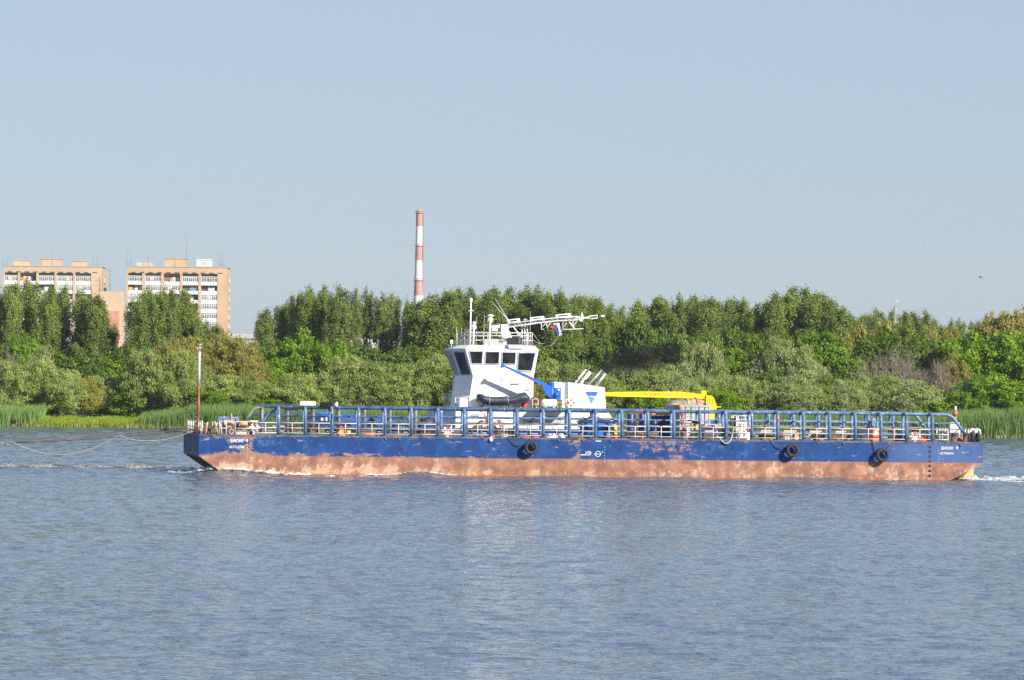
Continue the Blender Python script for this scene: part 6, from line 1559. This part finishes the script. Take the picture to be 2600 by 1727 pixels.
# funnels with louvre, emblem, exhausts and vents
def funnel(poly, y0, y1, name):
    lo = [(1434, 1038), (1539, 1040)]
    m = MB(); P = [A(x, y, y0) for x, y in poly]; m.hexa([(p.x, y0, p.z) for p in P], [(p.x, y1, p.z) for p in P])
    return ves.part(name, m, M_white)
f1 = funnel([(1442.8, 1040), (1538.6, 1040), (1535.6, 984), (1442.8, 970.5)], 17.6, 19.4, 'funnel_casing')
f2 = funnel([(1409, 1040), (1500, 1040), (1498, 980), (1408.5, 969.2)], 23.6, 25.4, 'funnel_casing')
m = MB()
a, b = A(1448.5, 995, 17.58), A(1481, 1036, 17.58)
n = 14
for i in range(n):
    z = b.z + (a.z - b.z) * i / n; m.hexa([(a.x, 17.585, z), (b.x, 17.585, z), (b.x, 17.598, z), (a.x, 17.598, z)], [(a.x, 17.56, z + .06), (b.x, 17.56, z + .06), (b.x, 17.598, z + .07), (a.x, 17.598, z + .07)])
ves.part('louvre', m, M_white, f1)
M_emblem = paint('emblem_blue', (0.02, 0.15, 0.62), 0.5); M_emblem2 = paint('emblem_pale_blue', (0.10, 0.27, 0.68), 0.5)
z4 = lambda x, y: (1360 + x / 10.45, 920 + y / 10.45)
m = MB(); px_prism(m, [z4(*p) for p in ((1320, 780), (1660, 785), (1610, 890), (1375, 888))], 17.57, 17.597); ves.part('emblem', m, M_emblem, f1)
m = MB(); px_prism(m, [z4(*p) for p in ((1385, 908), (1440, 906), (1495, 918), (1535, 940), (1560, 966), (1483, 1110))], 17.57, 17.597); ves.part('emblem', m, M_emblem2, f1)
def stack(x0, y0, x1, y1, yl, r, mat, flare=None):
    a, b = A(*z4(x0, y0), yl), A(*z4(x1, y1), yl); d = (b - a).normalized()
    o = ves.part('exhaust_pipe', MB().tube([a - d * .4, b], r, 14), mat)
    if flare: m = MB(); m.tube([b - d * .02, b + d * .1, b + d * flare[0]], [r * 1.05, r * 1.15, flare[1]], 14, cap=False); m.lathe(b, [(1e-4, 0), (.001, 0)], 4); m.tube([b + d * .05, b + d * .06], r * 1.0, 14); ves.part('exhaust_tip', m, M_black, o)
stack(1590, 630, 1865, 285, 18.2, .145, M_steel, (.55, .20)); stack(1400, 595, 1770, 205, 18.9, .10, M_steel, (.5, .15))
stack(1200, 570, 1455, 245, 24.2, .145, M_white, (.35, .13)); stack(1045, 555, 1345, 185, 24.9, .085, M_white, (.28, .03))
for x, y, yl in ((590, 510, 24), (1010, 520, 24.5), (1295, 570, 18.4)):
    c = A(*z4(x, y), yl); m = MB(); m.tube([c - Vector((0, 0, .3)), c + Vector((0, 0, .12)), c + Vector((.06, 0, .25)), c + Vector((.18, 0, .31)), c + Vector((.30, 0, .26)), c + Vector((.34, 0, .15))], .062, 8); ves.part('gooseneck_vent', m, M_black)
# boat deck rails, lockers
m = MB()
xa, xb = A(1428, 1040, 16.8).x, A(1447, 1040, 16.8).x; zt = A(1430, 1014, 16.8).z
for z in (zt, zt - .42): m.tube([(xa, 16.8, z), (xb, 16.8, z)], .035, 6)
for x in (xa, (xa + xb) / 2, xb): m.tube([(x, 16.8, ZB), (x, 16.8, zt)], .035, 6)
xa, xb = A(1352, 1040, 16.8).x, A(1366, 1040, 16.8).x
for z in (zt, zt - .42): m.tube([(xa, 16.8, z), (xb, 16.8, z)], .035, 6)
for x in (xa, xb): m.tube([(x, 16.8, ZB), (x, 16.8, zt)], .035, 6)
ves.part('boat_deck_railing', m, M_railwhite)
m = MB()
for px, yl in ((1128, 25), (1133, 24.5), (1138, 24), (1144, 23.5)): a = A(px, 1034, yl); m.tube([(a.x, yl, ZB - .1), (a.x, yl, ZB + 1.1)], .04, 6)
a, b = A(1128, 1034, 25), A(1144, 1034, 23.5)
for z in (.4, .75, 1.1): m.tube([(a.x, 25, ZB + z), (b.x, 23.5, ZB + z)], .035, 6)
for px in (1156, 1160, 1165): a = A(px, 1034, 18.5); m.tube([(a.x, 18.5, ZB), (a.x, 18.5, ZB + .92)], .04, 6)
a, b = A(1156, 1034, 18.5), A(1190, 1034, 17.5); m.tube([(a.x, 18.5, ZB + .92), (b.x, 17.5, ZB + .92)], .04, 6)
ves.part('front_railing', m, M_railwhite)
def boat_box(name, label, cat, r, y0, y1, mat, lid=None):
    a, b = bp(*r, y0, y1, ZB + .003); t = Thing(name, label, cat, ((a[0] + b[0]) / 2, (y0 + y1) / 2, ZB)); m = MB(); m.box(a, b); t.part('body', m, mat)
    if lid: m = MB(); m.box((a[0] - .03, y0 - .03, b[2] + .002), (b[0] + .03, y1 + .03, b[2] + .06)); t.part('lid', m, lid)
    return t, a, b
boat_box('deck_locker', 'white rounded locker in front of the wheelhouse corner', 'locker', (1167.5, 1011, 1187, 1036), 17.0, 17.8, M_white, M_railwhite)
boat_box('deck_locker', 'yellow locker behind the white raft canister', 'locker', (1361, 1009, 1380, 1036), 17.2, 18.0, M_yellowbox, M_orangewood)
boat_box('deck_locker', 'olive locker right of the white raft canister', 'locker', (1414, 1017, 1428, 1038), 17.4, 18.0, M_olive, M_dgrey)
# life raft canister
a, b = A(1374, 1013.5, 15.95), A(1414, 1033.5, 15.95); r = (a.z - b.z) / 2; zc_ = (a.z + b.z) / 2
t = Thing('raft_canister', 'white life raft canister on a low cradle', 'life raft', ((a.x + b.x) / 2, 15.95, ZB))
w = (b.x - a.x) / 2; m = MB(); m.lathe(((a.x + b.x) / 2, 15.95, zc_), [(1e-4, -w), (r * .6, -w * .98), (r * .95, -w * .78), (r, -w * .7), (r * 1.05, -w * .68), (r * 1.05, -w * .6), (r, -w * .58), (r, -w * .05), (r * 1.05, -w * .03), (r * 1.05, w * .03), (r, w * .05), (r, w * .58), (r * 1.05, w * .6), (r * 1.05, w * .68), (r, w * .7), (r * .95, w * .78), (r * .6, w * .98), (1e-4, w)], 18, 'x'); t.part('canister', m, M_white)
m = MB()
for f in (-.5, .5): m.box(((a.x + b.x) / 2 + f * w - .05, 15.7, ZB + .003), ((a.x + b.x) / 2 + f * w + .05, 16.2, zc_ - r * .5))
t.part('cradle', m, M_lgrey)
# red drum under the boat
c = A(1331.5, 1023, 17.3); t = Thing('fuel_drum', 'small red drum below the covered boat', 'drum', (c.x, 17.3, ZB)); m = MB(); m.lathe((c.x, 17.3, 0), [(.22, ZB + .003), (.26, ZB + .1), (.27, ZB + .25), (.24, c.z - .05), (.1, c.z + .05), (1e-4, c.z + .06)], 14); t.part('body', m, M_red)
m = MB(); m.torus((c.x, 17.3, ZB + .17), .265, .02, 'z', 16, 5); t.part('hoop', m, M_dgrey)
# covered work boat on a cradle
z5 = lambda x, y: A(1120 + x / 8.432, 930 + y / 8.432, 17.0)
topl = [(765, 612), (800, 592), (840, 592), (900, 612), (960, 638), (1050, 652), (1200, 655), (1380, 652), (1480, 648), (1540, 636), (1600, 605), (1650, 578), (1720, 562), (1790, 556), (1830, 600), (1870, 645), (1892, 680)]
botl = [(768, 768), (800, 770), (840, 778), (900, 795), (960, 815), (1050, 830), (1200, 832), (1380, 818), (1480, 802), (1540, 800), (1600, 800), (1650, 802), (1720, 795), (1790, 785), (1830, 780), (1870, 750), (1892, 700)]
m = MB(); vs, fs = [], []; K = 14
for i, (tp_, bt) in enumerate(zip(topl, botl)):
    a, b = z5(*tp_), z5(*bt); f = i / (len(topl) - 1); hw = .80 * min(1, .45 + f * 4, .5 + (1 - f) * 4)
    for k in range(K):
        q = 2 * PI * k / K; cy = math.cos(q); sz = math.sin(q)
        pw = lambda v, e: math.copysign(abs(v) ** e, v)
        yy = 17.0 + hw * pw(cy, .7) * (1 + .05 * mnoise.noise(Vector((f * 14, k * 1.3, 1)))); zz = (a.z + b.z) / 2 + (a.z - b.z) / 2 * pw(sz, .75)
        zz += .05 * mnoise.noise(Vector((f * 16, k * .9, 5)))
        vs.append((a.x, yy, zz))
n = len(topl)
for i in range(n - 1):
    for k in range(K): fs.append((i*K + k, i*K + (k+1) % K, (i+1)*K + (k+1) % K, (i+1)*K + k))
fs += [tuple(range(K))[::-1], tuple((n-1)*K + k for k in range(K))]
m.add(vs, fs, True)
c = z5(1300, 830)
t = Thing('covered_boat', 'small work boat under a dark blue tarpaulin beside the wheelhouse', 'boat', (c.x, 17, ZB)); t.part('tarpaulin', m, M_tarp)
for x in (1010, 1405):
    p, q = z5(x, 650), z5(x, 832); mz = (p.z + q.z) / 2; h = (p.z - q.z) / 2
    m = MB(); m.tube([(p.x, 17 + .86 * math.cos(e) * (1 if abs(math.cos(e)) < .8 else .98), mz + (h + .05) * math.sin(e)) for e in np.linspace(0, 2 * PI, 17)], .03, 5); t.part('strap', m, M_lgrey)
m = MB()
for x in (930, 1465):
    p = z5(x, 815)
    for y in (16.5, 17.5): m.box((p.x - .06, y - .06, ZB + .003), (p.x + .06, y + .06, p.z + .05))
p, q = z5(930, 815), z5(1465, 815)
for y in (16.5, 17.5): m.box((p.x - .2, y - .05, ZB + .12), (q.x + .2, y + .05, ZB + .22))
t.part('cradle', m, M_dgrey)

# blue davit crane
YC = 16.2
pb = A(1402, 1014, YC)
t = Thing('davit_crane', 'bright blue davit crane with its jib raised across the wheelhouse', 'crane', (pb.x, YC, ZB))
a, b = A(1397, 971, YC), A(1407, 1013, YC)
m = MB(); m.tube([((a.x + b.x) / 2, YC, ZB), ((a.x + b.x) / 2, YC, a.z)], .17, 14); m.tube([((a.x + b.x) / 2, YC, ZB), ((a.x + b.x) / 2, YC, ZB + .5)], .24, 14); t.part('post', m, M_cblue)
m = MB(); px_prism(m, [(1376, 972.5), (1391, 978), (1397, 980), (1408, 983), (1406, 1008), (1397, 1010), (1386, 1000), (1380, 984), (1374, 975)], YC - .14, YC + .14); t.part('gusset', m, M_cblue)
m = MB(); px_prism(m, [(1276, 924.5), (1279, 926.5), (1376, 968.5), (1396, 979), (1390, 984), (1374, 977.5), (1279, 931), (1275, 932.5)], YC - .12, YC + .12); jib = t.part('jib', m, M_cblue)
m = MB(); px_prism(m, [(1337, 956), (1356, 963.5), (1354.5, 967), (1336, 959)], YC - .135, YC - .121); t.part('jib_label', m, M_red, jib)
m = MB(); p = A(1270, 928, YC); q = A(1276, 930, YC); m.hexa([(q.x - .2, YC - .14, q.z - .12), (q.x + .12, YC - .14, q.z - .1), (q.x + .12, YC + .14, q.z - .1), (q.x - .2, YC + .14, q.z - .12)], [(q.x - .05, YC - .14, q.z + .2), (q.x + .1, YC - .14, q.z + .18), (q.x + .1, YC + .14, q.z + .18), (q.x - .05, YC + .14, q.z + .2)]); t.part('jib_head', m, M_cblue, jib)
a, b = A(1271.5, 932, YC), A(1271.5, 968, YC); m = MB(); m.tube([(q.x - .1, YC, q.z), (q.x - .1, YC, b.z + .25)], .012, 5); m.cyl((q.x - .1, YC, b.z), (q.x - .1, YC, b.z + .25), .035); t.part('hoist_wire', m, M_dgrey)
a, b = bp(1409, 985, 1424, 1015, YC - .2, YC + .5); m = MB(); m.box(a, b); pw_ = t.part('power_unit', m, M_cblue)
m = MB(); cc = A(1418, 990.5, YC - .22); m.lathe((cc.x, YC - .2, cc.z), [(1e-4, -.08), (.09, -.08), (.1, 0)], 12, 'y'); t.part('gauge', m, M_bwhite, pw_)
m = MB(); cc = A(1413, 1003, YC - .22); m.lathe((cc.x, YC - .2, cc.z), [(1e-4, -.25), (.12, -.25), (.19, -.1), (.19, 0)], 12, 'y'); t.part('winch_drum', m, M_cblue, pw_)

# yellow knuckle crane on the after deck
YY = 20.0
z6 = lambda x, y: (1520 + x / 6.944, 970 + y / 6.944)
t = Thing('yellow_crane', 'bright yellow deck crane with its long boom laid level', 'crane', (A(1812, 1060, YY).x, YY, 3.3))
m = MB(); px_prism(m, [(1505, 996.5)] + [z6(*p) for p in ((110, 178), (750, 169), (1450, 169), (1810, 214), (1895, 235), (1895, 300), (1470, 285), (750, 268), (110, 250))] + [(1505, 1005.5)], YY - .28, YY + .28)
boom = t.part('boom', m, M_yellow)
m = MB()
for x0_, x1_, y0_, y1_ in ((1385, 1392, 172, 282), (1468, 1476, 176, 284)): px_prism(m, [z6(x0_, y0_), z6(x1_, y0_), z6(x1_, y1_), z6(x0_, y1_)], YY - .30, YY - .281)
t.part('boom_collar', m, M_yellow, boom)
m = MB(); px_prism(m, [z6(1415, 295), z6(1480, 300), z6(1490, 330), z6(1420, 320)], YY - .15, YY + .15); t.part('hook_block', m, M_yellow, boom)
a, b = A(*z6(790, 235), YY - .29), A(*z6(1090, 235), YY - .29)
lettering(t, 'S.W.L. 15TON 15M', a.x, b.x, a.z, .17, M_dgrey, YY - .285, .0, 'lettering', boom)
m = MB(); px_prism(m, [z6(1200, 208), z6(1300, 210), z6(1300, 245), z6(1200, 243)], YY - .29, YY - .281); t.part('maker_plate', m, M_orangewood, boom)
m = MB(); px_prism(m, [z6(*p) for p in ((1895, 232), (1990, 240), (2032, 275), (2080, 410), (2090, 560), (2090, 665), (1972, 665), (1965, 420), (1895, 395))], YY - .42, YY + .42)
ped = t.part('pedestal', m, M_yellow)
m = MB()
for x in (1955, 2005): px_prism(m, [z6(x, 300), z6(x + 9, 300), z6(x + 9, 385), z6(x, 380)], YY - .435, YY - .421)
t.part('pedestal_slot', m, M_olive, ped)
m = MB(); px_prism(m, [z6(*p) for p in ((1810, 170), (1830, 152), (1885, 152), (1905, 172), (1900, 236), (1810, 220))], YY - .25, YY + .25); t.part('boom_knob', m, M_yellow, ped)
m = MB(); px_prism(m, [z6(2080, 432), z6(2160, 430), z6(2165, 448), z6(2082, 450)], YY - .3, YY + .1); t.part('spigot', m, M_yellow, ped)
a, b = A(*z6(1972, 665), YY), A(*z6(2090, 665), YY); m = MB(); m.cyl(((a.x + b.x) / 2, YY, 3.2), ((a.x + b.x) / 2, YY, a.z + .01), .95, n=20); t.part('base', m, M_hullblue2)

HAZE = 0.00004
# exhaust smoke drifting aft
def smoke(label, c, size, dens, seed):
    m = MB(); m.ball((0, 0, 0), 1.0, 24, 14); m.v = [(p[0] * size[0], p[1] * size[1], p[2] * size[2]) for p in m.v]
    mt_ = bpy.data.materials.new('exhaust_smoke'); mt_.use_nodes = True; nt = mt_.node_tree; N, L = nt.nodes, nt.links
    N.remove(N['Principled BSDF']); pv = N.new('ShaderNodeVolumePrincipled')
    pv.inputs['Color'].default_value = (.07, .07, .07, 1); pv.inputs['Anisotropy'].default_value = .2
    gen = N.new('ShaderNodeTexCoord'); sub = N.new('ShaderNodeVectorMath'); sub.operation = 'SUBTRACT'; sub.inputs[1].default_value = (.5, .5, .5); L.new(gen.outputs['Generated'], sub.inputs[0])
    ln = N.new('ShaderNodeVectorMath'); ln.operation = 'LENGTH'; L.new(sub.outputs[0], ln.inputs[0])
    fall = ramp(nt, ln.outputs['Value'], .08, .48, 1, 0)
    nz = noise_tex(nt, coords(nt, 'Object', (1, 1, 1)), .55, 3)
    d = mathn(nt, 'MULTIPLY', mathn(nt, 'MULTIPLY', fall, ramp(nt, nz, .25, .72)), dens)
    L.new(d, pv.inputs['Density']); L.new(pv.outputs[0], N['Material Output'].inputs['Volume'])
    o = solo('smoke', label, 'smoke', m, mt_, (0, 0, 0), None, 'w', 'stuff')
    o.location = to_world(c); o.rotation_euler = (0, R(-7), PSI)
smoke('dark diesel smoke blowing aft from the exhaust pipes', A(1622, 908, 19.5), (4.6, 1.6, 1.5), 2.8, 1)

# ================================================================== summer haze: even air round the whole scene, the sky outside it
m = MB(); m.box((-1600, -120, -4), (1600, 4100, 118))
hz = bpy.data.materials.new('haze_air'); hz.use_nodes = True; N, L = hz.node_tree.nodes, hz.node_tree.links
N.remove(N['Principled BSDF']); pv = N.new('ShaderNodeVolumePrincipled'); pv.inputs['Color'].default_value = (.86, .93, 1.0, 1); pv.inputs['Density'].default_value = HAZE
L.new(pv.outputs[0], N['Material Output'].inputs['Volume'])
setting('haze', m.mesh('haze', hz), 'stuff', 'thin bluish summer haze in the air over the river and town')
